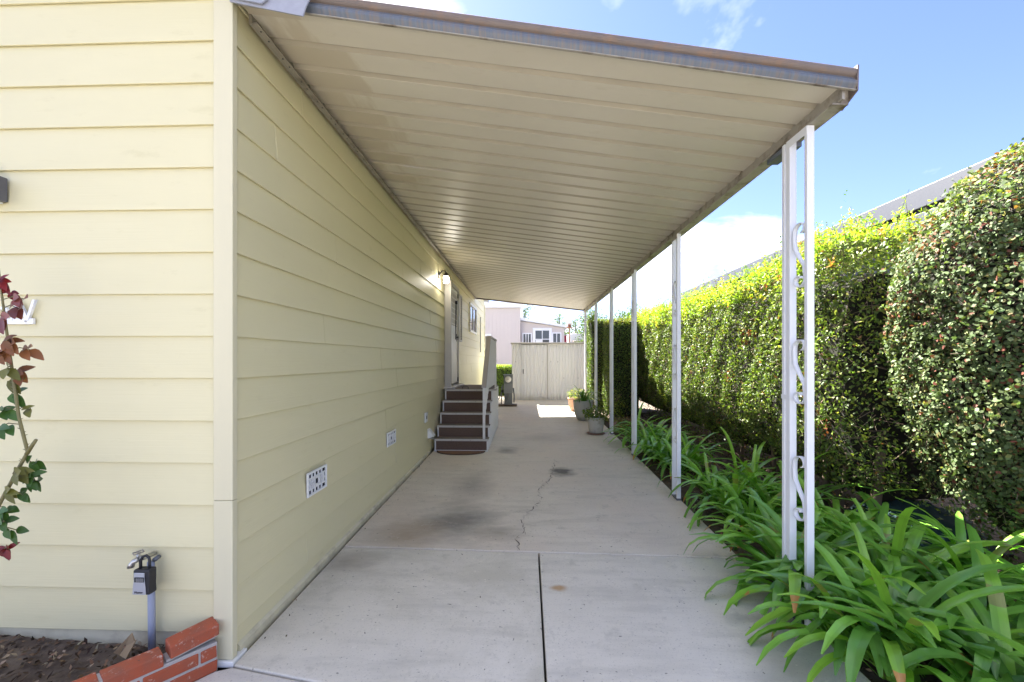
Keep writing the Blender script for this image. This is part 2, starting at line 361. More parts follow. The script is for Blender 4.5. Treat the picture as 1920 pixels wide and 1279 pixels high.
# ------------------------------------------------------------------ the house
house = thing('mobile_home', (-3, 6, 0), 'cream mobile home clad in horizontal lap siding beside the driveway', 'house')
LAP = .212; Z0 = .136; NL = 16
MB().box(-6.0, -.022, -.028, 12.6, -.05, 3.50).build('wall', M_SHEATH, house)
def front_board(x0, x1, z, dz=0, dy=0):
    m = MB(); yb, yt = -.054 + dy, -.038 + dy
    zt = z + LAP + .018
    m.sweep2([(x0, yb, z + dz), (x0, yt, zt), (x0, yt + .009, zt), (x0, yb + .010, z + dz)], [(x1, yb, z + dz), (x1, yt, zt), (x1, yt + .009, zt), (x1, yb + .010, z + dz)])
    return m.build('siding_board', M_SIDING, house, bevel=.0025)
def side_board(y0, y1, z, dz=0, dx=0):
    m = MB(); xb, xt = .006 + dx, -.010 + dx; zt = z + LAP + .018
    m.sweep2([(xb, y0, z + dz), (xb - .010, y0, z + dz), (xt - .009, y0, zt), (xt, y0, zt)][::-1], [(xb, y1, z + dz), (xb - .010, y1, z + dz), (xt - .009, y1, zt), (xt, y1, zt)][::-1])
    return m.build('siding_board', M_SIDING, house, bevel=.0025)
for k in range(-1, NL):
    z = Z0 + LAP * k
    zz = z if k >= 0 else -.03
    xs = [-6.0, -3.6 + random.uniform(-.8, .4), -.082]
    for a, b_ in zip(xs, xs[1:]):
        if k >= 0: front_board(a + .001, b_ - .001, z, random.uniform(-.0015, .0015), random.uniform(-.001, .001))
    ycuts = [-.0282] + sorted([random.uniform(.3, 3.2) + 3.1 * i for i in range(4)]) + [12.55]
    if k == 2: ycuts = [-.0282, .95, 4.1, 7.6, 10.9, 12.55]
    if k == 1: ycuts = [-.0282, 2.62, 5.9, 9.3, 12.55]
    for a, b_ in zip(ycuts, ycuts[1:]):
        if k >= 0: side_board(a + .0012, b_ - .0012, z, random.uniform(-.002, .002), random.uniform(-.0015, .0015))
M_SKIRT = simple('dirty_cream_base', (.62, .57, .40), .6, 0, .12, 5, .1, 40, dirt=(.36, .31, .22), dscale=6, dlo=.5, dhi=.8)
MB().box(-6.0, -.10, -.040, -.0285, -.08, Z0 + .01).build('base_board', M_SKIRT, house)
MB().box(-.0215, -.004, -.0282, 12.55, -.08, Z0 + .01).build('base_board', M_SIDING, house)
m = MB(); m.sweep2([(-.0035, .0, -.03), (.013, .0, -.03), (.013, .0, .035), (-.0035, .0, .05)][::-1], [(-.0035, 4.3, .07), (.012, 4.3, .07), (.012, 4.3, .125), (-.0035, 4.3, .14)][::-1])
m.build('base_moulding', M_SKIRT, house)
# corner boards: an upper and a lower length meeting in a tilted seam
MB().box(-.080, .019, -.066, -.029, .802, 3.48).build('corner_board', M_TRIM, house, bevel=.004)
MB().box(-.079, .019, -.0665, -.029, .012, .8005).build('corner_board', M_TRIM, house, bevel=.004)
MB().box(-.1, .03, -.078, .03, -.02, .010).build('corner_base', M_PLAST, house, bevel=.003)
MB().box(-.02, .02, 12.56, 12.64, .1, 3.4).build('corner_board', M_TRIM, house, bevel=.003)
# roof: eave, rake and the grey roofing that laps over the awning gutter
rf = MB(); rf.sweep2([(.14, -.30, 3.52), (-3.0, -.30, 4.05), (-6.3, -.30, 3.52), (-6.3, -.30, 3.60), (-3.0, -.30, 4.14), (.14, -.30, 3.60)][::-1],
                     [(.14, 12.8, 3.52), (-3.0, 12.8, 4.05), (-6.3, 12.8, 3.52), (-6.3, 12.8, 3.60), (-3.0, 12.8, 4.14), (.14, 12.8, 3.60)][::-1])
roof = rf.build('roof', M_SHINGLE, house)
gb = MB(); gb.sweep2([(-.03, -.04, 3.49), (-6.0, -.04, 3.49), (-3.0, -.04, 4.03)], [(-.03, 12.55, 3.49), (-6.0, 12.55, 3.49), (-3.0, 12.55, 4.03)])
gb.build('gable', M_SIDING, house)
fl = MB()
fp = [(.02, 3.262), (.15, 3.226), (.392, 3.172), (.408, 3.222), (.440, 3.33), (.02, 3.36)]
fl.sweep2([(x, -.098 + max(0, z - 3.23) * .25, z) for x, z in fp], [(x, -.091 + max(0, z - 3.23) * .25, z) for x, z in fp])
fp = [(.02, 3.275), (.19, 3.232), (.215, 3.255), (.24, 3.34), (.02, 3.37)]
fl2 = MB().sweep2([(x, -.108 + max(0, z - 3.23) * .2, z) for x, z in fp], [(x, -.101 + max(0, z - 3.23) * .2, z) for x, z in fp]); fl2.build('roofing_flap', M_SHINGLE, house)
fl.sweep2([(.02, -.07, 3.345), (.43, -.07, 3.32), (.43, .02, 3.46), (.02, .12, 3.53)], [(.02, -.063, 3.35), (.43, -.063, 3.325), (.43, .027, 3.466), (.02, .127, 3.536)])
fl.build('roofing_flap', M_SHINGLE, house)

# ------------------------------------------------------------------ carport awning
awn = thing('carport_awning', (1.5, 5, 2.8), 'long cream ribbed metal awning over the driveway, fixed to the cream house', 'awning')
YA0, YA1 = .056, 9.97
def zl(y): return 3.318 - .0045 * y
def zr(y): return 2.872 + .0045 * y
XL, XR = .022, 3.06
PIT = .2055; prof = [(0, 0), (.156, 0), (.160, .020), (.180, .020), (PIT, .0)]
pm = MB(); L3 = math.hypot(XR - XL, .446)
up = [(0, y, z) for y, z in prof]; dn = [(0, y, z + .0025) for y, z in prof[::-1]]
ring0 = up + dn; ring1 = [(L3, y, z) for _, y, z in ring0]
n_ = len(ring0); k_ = len(prof)
pm.add(ring0 + ring1, [(i, i + 1, n_ + i + 1, n_ + i) for i in range(n_ - 1)] + [(n_ - 1, 0, n_, 2 * n_ - 1)])
M_SEAM = simple('painted_shade_seam', (.40, .355, .265), .5, 0, .2, 6, stretch=(.6, 1, 1))  # rib faces coloured darker to paint in the shade of the recess
pan0 = None; npan = int((YA1 - YA0) / PIT)
for j in range(npan):
    y = YA0 + j * PIT
    if pan0 is None:
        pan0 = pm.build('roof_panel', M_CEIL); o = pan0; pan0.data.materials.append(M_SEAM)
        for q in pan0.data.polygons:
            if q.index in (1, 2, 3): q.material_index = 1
    else: o = pan0.copy(); COL.objects.link(o)
    o.parent = awn
    o.location = (XL - awn.location.x, y - awn.location.y, zl(y) - awn.location.z + random.uniform(-.0012, .0012))
    o.rotation_euler = (0, math.atan2(zl(y) - zr(y), XR - XL), 0)
YE = YA0 + npan * PIT
def ybar(name, poly, y0, y1, f0, f1, mat, bev=0.):     # polygon in (x, z) relative to a reference height, from y0 to y1
    a = [(x, y0, z + f0) for x, z in poly]; b_ = [(x, y1, z + f1) for x, z in poly]
    return MB().sweep2(a, b_).build(name, mat, awn, bevel=bev)
ybar('ledger', [(.021, -.052), (.034, -.052), (.034, .06), (.021, .06)][::-1], YA0, YE, zl(YA0), zl(YE), M_LEDGER)
lf = ybar('ledger_flange', [(.0345, -.052), (.066, -.050), (.066, -.046), (.0345, -.048)][::-1], YA0, YE, zl(YA0), zl(YE), M_LEDGER)
scr = MB()
for j in range(npan):
    for dy in (.055, .125):
        y = YA0 + j * PIT + dy; scr.lathe([(.0001, -.0545), (.0045, -.054), (.0045, -.0495)], (.05, y, zl(y)), 8)
tag(scr.build('screw_heads', M_BLACK, lf), kind='stuff')
ybar('fascia_beam', [(3.066, -.07), (3.105, -.07), (3.105, .085), (3.066, .085)][::-1], YA0 + .03, YE + .03, zr(YA0), zr(YE), M_BEAM, .002)
ybar('fascia_lip', [(3.025, -.078), (3.105, -.080), (3.105, -.0715), (3.025, -.0695)][::-1], YA0 + .03, YE + .03, zr(YA0), zr(YE), M_BEAM)
ybar('fascia_inner_strip', [(3.052, -.0685), (3.0645, -.0685), (3.0645, .02), (3.052, .02)][::-1], YA0, YE, zr(YA0), zr(YE), M_BEAM)
# front gutter: galvanised lower band, rusty rolled upper band, end cap
def xbar(name, poly, mat, x0, x1, smooth=False):     # poly (y, z) along the sloping front edge
    def h(x): return zl(0) + (zr(0) - zl(0)) * (x - XL) / (XR - XL)
    def yo(x): return .010 + .026 * x
    return MB().sweep2([(x0, y + yo(x0), z * .8 + h(x0)) for y, z in poly], [(x1, y + yo(x1), z * .8 + h(x1)) for y, z in poly]).build(name, mat, awn, smooth)
def arc(cy, cz, ry, rz, a0, a1, n): return [(cy + ry * math.cos(R(a0 + (a1 - a0) * i / n)), cz + rz * math.sin(R(a0 + (a1 - a0) * i / n))) for i in range(n + 1)]
low = [(-.0315, -.028), (-.048, -.030), (-.052, -.024)] + arc(-.035, .004, .030, .028, 215, 120, 6) + [(-.046, .044), (-.0315, .044)]
xbar('gutter_band', low, M_GALV, .021, 3.106)
rol = [(-.0315, .0445), (-.046, .0445)] + arc(-.020, .078, .040, .036, 235, 85, 9) + [(-.0315, .112)]
xbar('gutter_roll', rol, M_RUST, .021, 3.106)
xbar('gutter_edge', [(-.040, -.0355), (-.054, -.0355), (-.054, -.0305), (-.040, -.0305)], M_BEAM, .021, 3.106)
xbar('gutter_end_cap', [(.05, -.09), (-.058, -.040), (-.062, .114), (.05, .122)], M_RUST, 3.1065, 3.114)
fy0, fy1 = -.0205, .0575
MB().sweep2([(XL, fy0, zl(0)), (XR, fy1, zr(0)), (XR, .06, zr(0)), (XL, .06, zl(0))], [(XL, fy0, zl(0) + .03), (XR, fy1, zr(0) + .03), (XR, .06, zr(0) + .03), (XL, .06, zl(0) + .03)]).build('front_filler', M_CEIL, awn)
# rear trim with wind-blown debris on its lip
def hx(x): return zl(YE) + (zr(YE) - zl(YE)) * (x - XL) / (XR - XL)
MB().sweep2([(XL, YE + .002, hx(XL) - .03), (XL, YE + .03, hx(XL) - .03), (XL, YE + .03, hx(XL) + .06), (XL, YE + .002, hx(XL) + .06)], [(3.1, YE + .002, hx(3.1) - .03), (3.1, YE + .03, hx(3.1) - .03), (3.1, YE + .03, hx(3.1) + .06), (3.1, YE + .002, hx(3.1) + .06)]).build('rear_trim', M_RUST, awn)

# ------------------------------------------------------------------ ornamental posts
def scroll_pts(z0):
    # one S scroll in the (y, z) plane between the legs; z0 = top of the scroll
    pts = []
    for i in range(15):                       # upper curl
        a = R(-230 + 23 * i); r = .018 + .0026 * i
        pts.append((.050 + r * math.cos(-a) * .9, z0 - .055 + r * math.sin(-a) * -1))
    pts = []
    cy, cz = .062, z0 - .06
    for i in range(19):
        t = i / 18; a = R(-60 + 330 * (1 - t)); r = .016 + .040 * t
        pts.append((cy + r * math.cos(a + R(0)), cz + r * math.sin(a)))
    # sweep across and down
    y_end, z_end = pts[-1]
    s0 = [(pts[-1][0], pts[-1][1])]
    sw = [(.118, z0 - .10), (.112, z0 - .15), (.082, z0 - .205), (.044, z0 - .26), (.034, z0 - .305)]
    top = []
    for i in range(16):                       # hook over the top, opening to the far side
        t = i / 15; a = R(250 - 250 * t + 0); r = .020 + .028 * t
        top.append((.068 + r * math.cos(a) * 1.0, z0 - .05 + r * math.sin(a)))
    low = []
    for i in range(16):                       # lower spiral winding in
        t = i / 15; a = R(180 + 330 * t); r = .046 - .028 * t
        low.append((.080 + r * math.cos(a), z0 - .335 + r * math.sin(a)))
    return top + sw[:4] + low
def make_post(name, y0, label, first=False, sp=.13, fardeep=.03):
    zb = gz(y0) + .003; zt = zr(y0) - .081
    root = thing(name, (3.04, y0 + .1, zb), label, 'post', 'white ornamental posts carrying the awning')
    x0, x1 = 3.018, 3.058
    MB().box(x0, x1, y0, y0 + .026, zb, zt).build('leg', M_WHITE, root, bevel=.003)
    ya = y0 + .026 + sp
    MB().box(x0, x1, ya, ya + .026, zb, zt).build('leg', M_WHITE, root, bevel=.003)
    if first:
        MB().box(x0 + .008, x1 - .008, ya + .0262, ya + .052, zb, zt).build('channel', M_BEAM if False else M_WHITE, root)
        MB().box(x0, x1, ya + .0524, ya + .078, zb, zt).build('leg', M_WHITE, root, bevel=.003)
        MB().box(x0 - .0025, x1 + .0025, ya - .003, ya + .081, zb + 1.26, zb + 1.285).build('joining_plate', M_WHITE, root, bevel=.001)
        MB().box(3.03, 3.10, ya + .02, ya + .26, zt - .03, zt - .002).build('corner_bracket', M_GALV, root)
    MB().box(x0 - .002, x0 + .0005, y0 + .002, ya + .03, zt - .045, zt - .001).build('top_plate', M_BEAM if not first else M_WHITE, root)
    MB().box(x0 - .002, x1 + .002, y0 - .002, ya + (.08 if first else .028), zb - .002, zb + .022).build('foot', M_GALV, root)
    for yy in (y0 + .05, y0 + .10): MB().tube([(x0 - .002, yy, zb + .012), (x0 - .007, yy, zb + .012)], .006, 6).build('bolt', M_RUST, root)
    for z in (2.285, 1.62, .955):
        s = MB().ribbon([(3.038, y0 + .026 + (q[0] - .022) * sp / .108, q[1]) for q in scroll_pts(z + gz(y0))], (1, 0, 0), .026, .0055)
        s.build('scroll', M_WHITE, root, True)
ords = ['nearest white ornamental post, double legged, rising from the strap-leaved clump', 'second white ornamental post from the front, foot on the slab edge',
        'third white ornamental post, leaves of the middle clump over its foot', 'fourth white ornamental post, beside the nearest pale flower pot',
        'fifth white ornamental post, in front of the dark clipped hedge column', 'farthest white post, against the white metal shed']
for i, (y, l) in enumerate(zip((.27, 2.31, 4.08, 5.755, 7.55, 9.33), ords)):
    make_post('support_post', y, l, i == 0, .13 if i == 0 else .11)

# ------------------------------------------------------------------ door, windows and fittings on the side wall
M_ALU = simple('taupe_aluminium', (.42, .40, .36), .45, .3, .1, 5, .05)
M_DOORW = simple('white_door', (.76, .75, .72), .4, 0, .04)
M_GLASS = simple('window_glass', (.03, .035, .04), .08, 0, .1, 2, spec=.8)
door = MB().box(.052, .075, 5.47, 6.40, 1.06, 2.86).build('door', M_DOORW, house, bevel=.004)
fr = MB(); fr.box(.005, .125, 5.415, 5.468, 1.03, 2.93).box(.005, .10, 6.402, 6.452, 1.03, 2.93).box(.005, .11, 5.4685, 6.4015, 2.865, 2.93)
fr.build('frame', M_ALU, door, bevel=.003)
MB().box(.0755, .080, 5.56, 6.31, 2.16, 2.80).build('screen', simple('brown_screen', (.23, .19, .13), .7), door)
lat = MB()
for i in range(9): y = 5.58 + i * .0875; lat.box(.0802, .087, y, y + .018, 2.16, 2.80)
for i in range(7): z = 2.18 + i * .098; lat.box(.0802, .0845, 5.561, 6.309, z, z + .014)
lat.build('lattice', M_DOORW, door)
MB().tube([(.10, 6.1, 2.62), (.10, 6.05, 1.9)], .010, 8).tube([(.085, 6.1, 2.62), (.125, 6.1, 2.62)], .035, 14).build('closer', M_BLACK, door)
MB().tube([(.075, 6.28, 1.95), (.12, 6.28, 1.95), (.12, 6.20, 1.95)], .011, 8).box(.0755, .082, 6.26, 6.30, 1.87, 2.02).build('handle', M_BLACK, door)
hg = MB()
for z in (1.12, 1.95, 2.78): hg.box(.0755, .095, 6.385, 6.40, z - .04, z + .04)
hg.build('hinges', M_BLACK, door)
sh = MB().box(.005, .055, 6.78, 6.82, 1.90, 2.90).box(.005, .055, 7.13, 7.17, 1.90, 2.90).box(.005, .055, 6.8205, 7.1295, 2.86, 2.90).box(.005, .055, 6.8205, 7.1295, 1.90, 1.94).build('shutter', M_ALU, house, bevel=.003)
for i in range(18):
    z = 1.955 + i * .05
    MB().sweep2([(.012, 6.822, z), (.018, 6.822, z), (.048, 6.822, z + .045), (.042, 6.822, z + .045)], [(.012, 7.128, z), (.018, 7.128, z), (.048, 7.128, z + .045), (.042, 7.128, z + .045)]).build('slat', M_ALU, sh)
def window_side(y0, y1, z0, z1):
    w = MB().box(.0045, .012, y0 + .05, y1 - .05, z0 + .05, z1 - .05).build('window', M_GLASS, house)
    f = MB(); t = .055
    f.box(.0045, .04, y0, y0 + t, z0, z1).box(.0045, .04, y1 - t, y1, z0, z1).box(.0045, .04, y0 + t + .0005, y1 - t - .0005, z1 - t, z1).box(.0045, .045, y0 + t + .0005, y1 - t - .0005, z0, z0 + t)
    f.build('frame', M_PLAST, w, bevel=.003)
    ym = (y0 + y1) / 2; MB().box(.0125, .03, ym - .02, ym + .02, z0 + t + .001, z1 - t - .001).build('mullion', M_PLAST, w)
window_side(8.62, 10.0, 2.22, 2.97)
MB().box(.0045, .03, 11.15, 11.2, 1.75, 2.85).build('conduit', M_ALU, house)

# wall lamp, lit
lamp = thing('wall_lamp', (0.02, 4.92, 2.9), 'lit jar-shaped wall lamp with black cap beside the house door', 'lamp')
MB().lathe([(.001, 0), (.05, .004), (.055, .012), (.05, .02)], (0, 0, 0), 18)
bp = MB()
for k in range(1): bp.tube([(.006, 4.92, 2.92), (.024, 4.92, 2.92)], [.062, .05], 18)
bp.build('back_plate', M_BLACK, lamp, True)
MB().tube([(.02, 4.92, 2.93), (.06, 4.92, 2.985), (.11, 4.92, 2.985), (.13, 4.92, 2.95)], .011, 8).build('arm', M_BLACK, lamp, True)
MB().lathe([(.010, .06), (.016, .05), (.042, .025), (.049, .0), (.046, -.012)], (.13, 4.92, 2.905), 20).build('cap', M_BLACK, lamp, True)
mg, nt, b = new_mat('lit_frosted_glass'); b.inputs['Base Color'].default_value = (.9, .9, .88, 1)
b.inputs['Emission Color'].default_value = (1, .93, .82, 1); b.inputs['Emission Strength'].default_value = 6
MB().lathe([(.024, -.125), (.038, -.119), (.042, -.10), (.043, -.03), (.040, -.0125)], (.13, 4.92, 2.905), 20).build('glass_jar', mg, lamp, True)

# foundation vents and fittings
def vent(y0, y1, z0, z1, label, small=False):
    r = thing('foundation_vent', (.01, (y0 + y1) / 2, (z0 + z1) / 2), label, 'vent', 'vents in the skirting')
    MB().box(.0045, .008, y0 + .01, y1 - .01, z0 + .01, z1 - .01).build('opening', M_DARK, r)
    f = MB(); t = .014
    X0, X1 = .0065, .020
    f.box(X0, X1, y0, y0 + t, z0, z1).box(X0, X1, y1 - t, y1, z0, z1).box(X0, X1, y0 + t, y1 - t, z1 - t, z1).box(X0, X1, y0 + t, y1 - t, z0, z0 + t)
    f.build('frame', M_PLAST, r, bevel=.002)
    w, h = y1 - y0 - 2 * t, z1 - z0 - 2 * t
    gr = MB(); a, c = y0 + t, z0 + t; bw = w * .035
    X0, X1 = .0085, .0165
    def bar(u0, u1, v0, v1): gr.box(X0, X1, a + u0 * w, a + u1 * w, c + v0 * h, c + v1 * h)
    for u in (.19, .37, .57, .76): bar(u - .022, u + .022, .0, .20); bar(u - .022, u + .022, .80, 1.0)
    bar(.0, 1.0, .20, .25); bar(.0, 1.0, .75, .80)
    for u in (.10, .20, .30, .36, .60, .66, .78, .88): bar(u - .018, u + .022, .25, .75)
    bar(.36, .60, .25, .36); bar(.36, .60, .64, .75); bar(.0, .1, .46, .54); bar(.20, .30, .46, .54); bar(.66, .78, .46, .54); bar(.9, 1.0, .46, .54)
    gr.build('grille', M_PLAST, r)
vent(.665, .935, .578, .742, 'nearest white patterned vent low on the cream siding')
vent(2.29, 2.57, .585, .735, 'middle white patterned vent low on the cream siding')
ob = thing('outlet_box', (.02, 4.0, .68), 'white outlet cover plate low on the siding near the steps', 'outlet')
MB().box(.0045, .022, 3.94, 4.07, .60, .74).build('plate', M_PLAST, ob, bevel=.004)
MB().box(.0223, .026, 3.985, 4.02, .65, .695).build('socket', M_DARK, ob)
dh = thing('vent_hood', (.05, 4.18, .42), 'white wedge-shaped vent hood between outlet plate and steps', 'vent hood')
MB().sweep2([(.0045, 4.12, .34), (.10, 4.12, .37), (.02, 4.12, .47), (.0045, 4.12, .48)], [(.0045, 4.26, .34), (.10, 4.26, .37), (.02, 4.26, .47), (.0045, 4.26, .48)]).build('hood', M_PLAST, dh, bevel=.003)
MB().box(.03, .09, 4.13, 4.25, .335, .342).build('flap', M_ALU, dh)

# ------------------------------------------------------------------ entry steps with railing
M_CARPET = simple('brown_carpet', (.125, .082, .060), .95, 0, .25, 60, .5, 300)
M_TREAD = simple('grey_brown_tread', (.20, .165, .135), .9, 0, .2, 30, .3, 200)
M_STEPW = simple('dull_white_metal', (.68, .665, .63), .5, 0, .06, 6, dirt=(.42, .39, .34), dscale=5, dlo=.6, dhi=.8)
st = thing('entry_steps', (.47, 5.3, .1), 'five carpeted entry steps with ribbed white metal sides and slanted railing', 'steps')
YS = [4.35, 4.56, 4.77, 4.98, 5.19]; ZS = [.296, .470, .645, .821, .998]; SX0, SX1 = .062, .880
zg = .104
for i in range(5):
    y0 = YS[i]; y1 = YS[i + 1] if i < 4 else 6.62; zb = ZS[i - 1] if i else zg
    MB().box(SX0 + .02, SX1 - .02, y0 + .006, y0 + .02, zb - .01, ZS[i] - .024).build('riser', M_CARPET, st)
    M_NOSE = bpy.data.materials.get('worn_nosing') or simple('worn_nosing', (.50, .47, .425), .5, .1, .1)
    tr = MB().box(SX0 + .001, SX1 - .001, y0 + .004, y1 + .005, ZS[i] - .022, ZS[i] - .002).build('tread', M_TREAD, st)
    MB().box(SX0 - .004, SX1 + .004, y0 - .010, y0 + .0035, ZS[i] - .030, ZS[i] + .001).build('nosing', M_NOSE, tr, bevel=.002)
    MB().box(SX0, SX0 + .0195, y0, y0 + .018, zb + .001, ZS[i] - .0305).build('edge_trim', M_STEPW, tr)
    MB().box(SX1 - .0195, SX1, y0, y0 + .018, zb + .001, ZS[i] - .0305).build('edge_trim', M_STEPW, tr)
    sw = MB()
    for fx in (.32, .68): sw.lathe([(.0045, 0), (.0001, .0)], (0, 0, 0), 4) if False else sw.box(SX0 + fx * .8, SX0 + fx * .8 + .009, y0 - .0115, y0 - .0102, ZS[i] - .019, ZS[i] - .011)
    sw.build('screws', M_BLACK, tr)
MB().box(SX0 - .003, SX1 + .003, YS[0] - .006, YS[0] + .005, zg, zg + .024).build('bottom_trim', M_STEPW, st, bevel=.002)
# ribbed side cladding under the stair line
for k in range(24):
    y = 4.372 + k * .0937
    if y > 6.58: break
    i = max(j for j in range(5) if YS[j] <= y + .001); zt = ZS[i] - .031
    MB().sweep2([(SX1 - .018, y, gz(y) + .012), (SX1 + (.006 if k % 2 else -.004), y + .012, gz(y) + .012), (SX1 + (.006 if k % 2 else -.004), y + .080, gz(y) + .012), (SX1 - .018, y + .092, gz(y) + .012)],
                [(SX1 - .018, y, zt), (SX1 + (.006 if k % 2 else -.004), y + .012, zt), (SX1 + (.006 if k % 2 else -.004), y + .080, zt), (SX1 - .018, y + .092, zt)]).build('side_panel', M_STEPW, st)
MB().box(SX0, SX0 + .015, 4.38, 6.6, .15, .29).box(SX0, SX0 + .015, 5.2, 6.6, .29, .96).build('inner_side', M_STEPW, st)
# railing: leg, slanted panel of vertical ribs, level panel along the landing, cap
RX0, RX1 = .797, .835
MB().box(RX0, RX1, 4.375, 4.41, ZS[0], 1.09).build('railing_leg', M_STEPW, st, bevel=.003)
def rtop(y): return 1.12 + (1.90 - 1.12) * min(1, (y - 4.40) / .77)
def rbot(y): return .60 + (1.09 - .60) * min(1, (y - 4.40) / .77) if y < 5.17 else 1.02
y = 4.4105; k = 0
while y < 6.58:
    y1 = y + .058
    xa, xb = (RX0 + .004, RX1 - .004) if k % 2 else (RX0 + .011, RX1 - .011)
    MB().sweep2([(xa, y, rbot(y)), (xb, y, rbot(y)), (xb, y, rtop(y) - .012), (xa, y, rtop(y) - .012)], [(xa, y1, rbot(y1)), (xb, y1, rbot(y1)), (xb, y1, rtop(y1) - .012), (xa, y1, rtop(y1) - .012)]).build('railing_slat', M_STEPW, st)
    y = y1 + .0004; k += 1
M_CAP = simple('taupe_rail_cap', (.38, .35, .31), .5, .1, .1)
MB().sweep2([(.78, 4.36, 1.075), (.855, 4.36, 1.075), (.855, 4.36, 1.102), (.78, 4.36, 1.102)], [(.78, 5.17, 1.895), (.855, 5.17, 1.895), (.855, 5.17, 1.922), (.78, 5.17, 1.922)]).build('rail_cap', M_CAP, st, bevel=.003)
MB().box(.78, .855, 5.172, 6.62, 1.893, 1.920).build('rail_cap', M_CAP, st, bevel=.003)
MB().box(.79, .845, 6.582, 6.62, .99, 1.89).build('railing_post', M_STEPW, st, bevel=.003)
MB().tube([(.92, 5.30, 1.0), (.92, 5.30, 1.20), (.92, 5.33, 1.25), (.92, 5.42, 1.25), (.92, 5.45, 1.20), (.92, 5.45, 1.0)], .011, 8).build('grab_loop', M_STEPW, st, True)
MB().box(.884, .945, 5.24, 5.5, .975, .998).build('ledge', M_CAP, st)
MB().tube([(.34, 5.35, .997), (.34, 5.35, 1.025), (.345, 5.35, 1.03), (.435, 5.35, 1.03), (.44, 5.35, 1.025), (.44, 5.35, .997)], .006, 6).build('lift_handle', M_BLACK, st, True)
MB().box(.005, .2, 5.35, 6.5, 1.0, 1.028).build('threshold', M_STEPW, st, bevel=.003)
# half-round doormat
mt = MB(); n = 22; top = [(.47 + .36 * math.cos(math.pi + math.pi * i / n), 4.345 + .22 * math.sin(math.pi + math.pi * i / n)) for i in range(n + 1)]
mt.sweep2([(x, y, gz(y) + .0055) for x, y in top], [(x, y, gz(y) + .018) for x, y in top])
dm = thing('doormat', (.47, 4.25, .1), 'brown half-round doormat at the foot of the steps', 'doormat')
mt.build('pile', simple('brown_coir', (.21, .115, .065), .95, 0, .35, 40, .5, 200), dm)
rimp = [(.47 + .362 * math.cos(math.pi + math.pi * i / n), 4.343 + .222 * math.sin(math.pi + math.pi * i / n)) for i in range(n + 1)]
MB().tube([(x, y, gz(y) + .012) for x, y in rimp], .010, 6).build('rim', simple('dark_mat_rim', (.07, .045, .03), .9), dm, True)

# ------------------------------------------------------------------ brick kerb, bed and fittings by the front wall
def brick_mat():
    m, nt, b = new_mat('red_brick'); v = pos_vec(nt)
    c = rgbmix(nt, noise(nt, v, 9, 5), (.30, .062, .026), (.45, .095, .035))
    c = rgbmix(nt, ramp(nt, noise(nt, v, 13, 7, .7), .42, .72), c, (.25, .085, .05))
    c = rgbmix(nt, ramp(nt, noise(nt, v, 30, 6, .7), .585, .66), c, (.52, .36, .29))
    c = rgbmix(nt, ramp(nt, noise(nt, v, 55, 4, .6), .66, .70), c, (.10, .06, .045))
    nt.links.new(c, b.inputs['Base Color']); b.inputs['Roughness'].default_value = .7
    bump(nt, b, noise(nt, v, 70, 5), .5, .004); return m
M_BRICK = brick_mat(); M_MORTAR = simple('mortar', (.42, .39, .36), .95, 0, .15, 30, .5, 120)
kerb = thing('brick_planter_wall', (-.35, -.55, 0), 'low red brick planter wall running from the house corner, top brick tilted', 'brick wall')
ang = math.atan2(BD.y, BD.x)
def obrick(d0, d1, z0, z1, w=.092, tilt=0., name='brick', mat=None, inset=0., lift=0.):
    def P(d, n_, z): q = BA + BD * d + BN * n_; return (q.x, q.y, z + lift + tilt * (d1 - d))
    jit = [random.uniform(-.003, .003) for _ in range(8)]
    a = [P(d0, inset, z0), P(d1, inset, z0), P(d1, w, z0), P(d0, w, z0)]; c = [P(d0 + jit[0], inset + jit[1], z1 + jit[2]), P(d1 + jit[3], inset + jit[4], z1 + jit[5]), P(d1, w + jit[6], z1), P(d0, w + jit[7], z1)]
    return MB().sweep2(a, c).build(name, mat or M_BRICK, kerb, bevel=.005)
for c_ in range(3):
    z0 = -.012 + .067 * c_; d = 0.0; k = 0
    starts = {0: [.0, .19, .40, .61, .82, 1.03, 1.24], 1: [.0, .075, .285, .495, .705, .915, 1.125, 1.24], 2: [.205, .415, .625, .835, 1.045, 1.24]}[c_]
    for a, b_ in zip(starts, starts[1:]): obrick(a + .004, b_ - .005, z0, z0 + .056)
obrick(.0, 1.24, -.02, .128, .086, 0, 'mortar', M_MORTAR, .006)
obrick(.21, 1.24, .1285, .172, .086, 0, 'mortar', M_MORTAR, .006)
obrick(.0, .20, .1285, .141, .08, .10, 'mortar', M_MORTAR, .008)
obrick(-.005, .185, .140, .198, .094, .10)
# mulch and litter
def litter(name, label, n, region, zf, cols, w, size):
    P = np.array([region() for _ in range(n)]); P[:, 2] += np.array([zf(x, y) for x, y, _ in P]) + RNG.uniform(.012, .03, n)
    V, k = leaf_polys(P, np.tile([0, 0, 1.], (n, 1)), size, size * .45, .45)
    o = np_mesh(name, V, k, M_LITTER, None, pick(n, cols, w)); tag(o, label, 'litter', kind='stuff')
M_LITTER = leafmat('dry_litter', .85, .05, .1, (1, 1, 1))
def reg_front():
    while True:
        x, y = random.uniform(-2.2, -.1), random.uniform(-1.3, -.07)
        if (Vector((x, y, 0)) - BA).dot(BN) > .11: return (x, y, 0)
litter('mulch_litter', 'dry leaf and bark mulch over the dark soil of the front bed', 2600, reg_front, lambda x, y: .085 + .02 * math.sin(x * 3) - .02 * -y,
       [(.10, .065, .04), (.20, .13, .08), (.32, .25, .17), (.05, .035, .025)], [4, 3, 1, 3], .035)
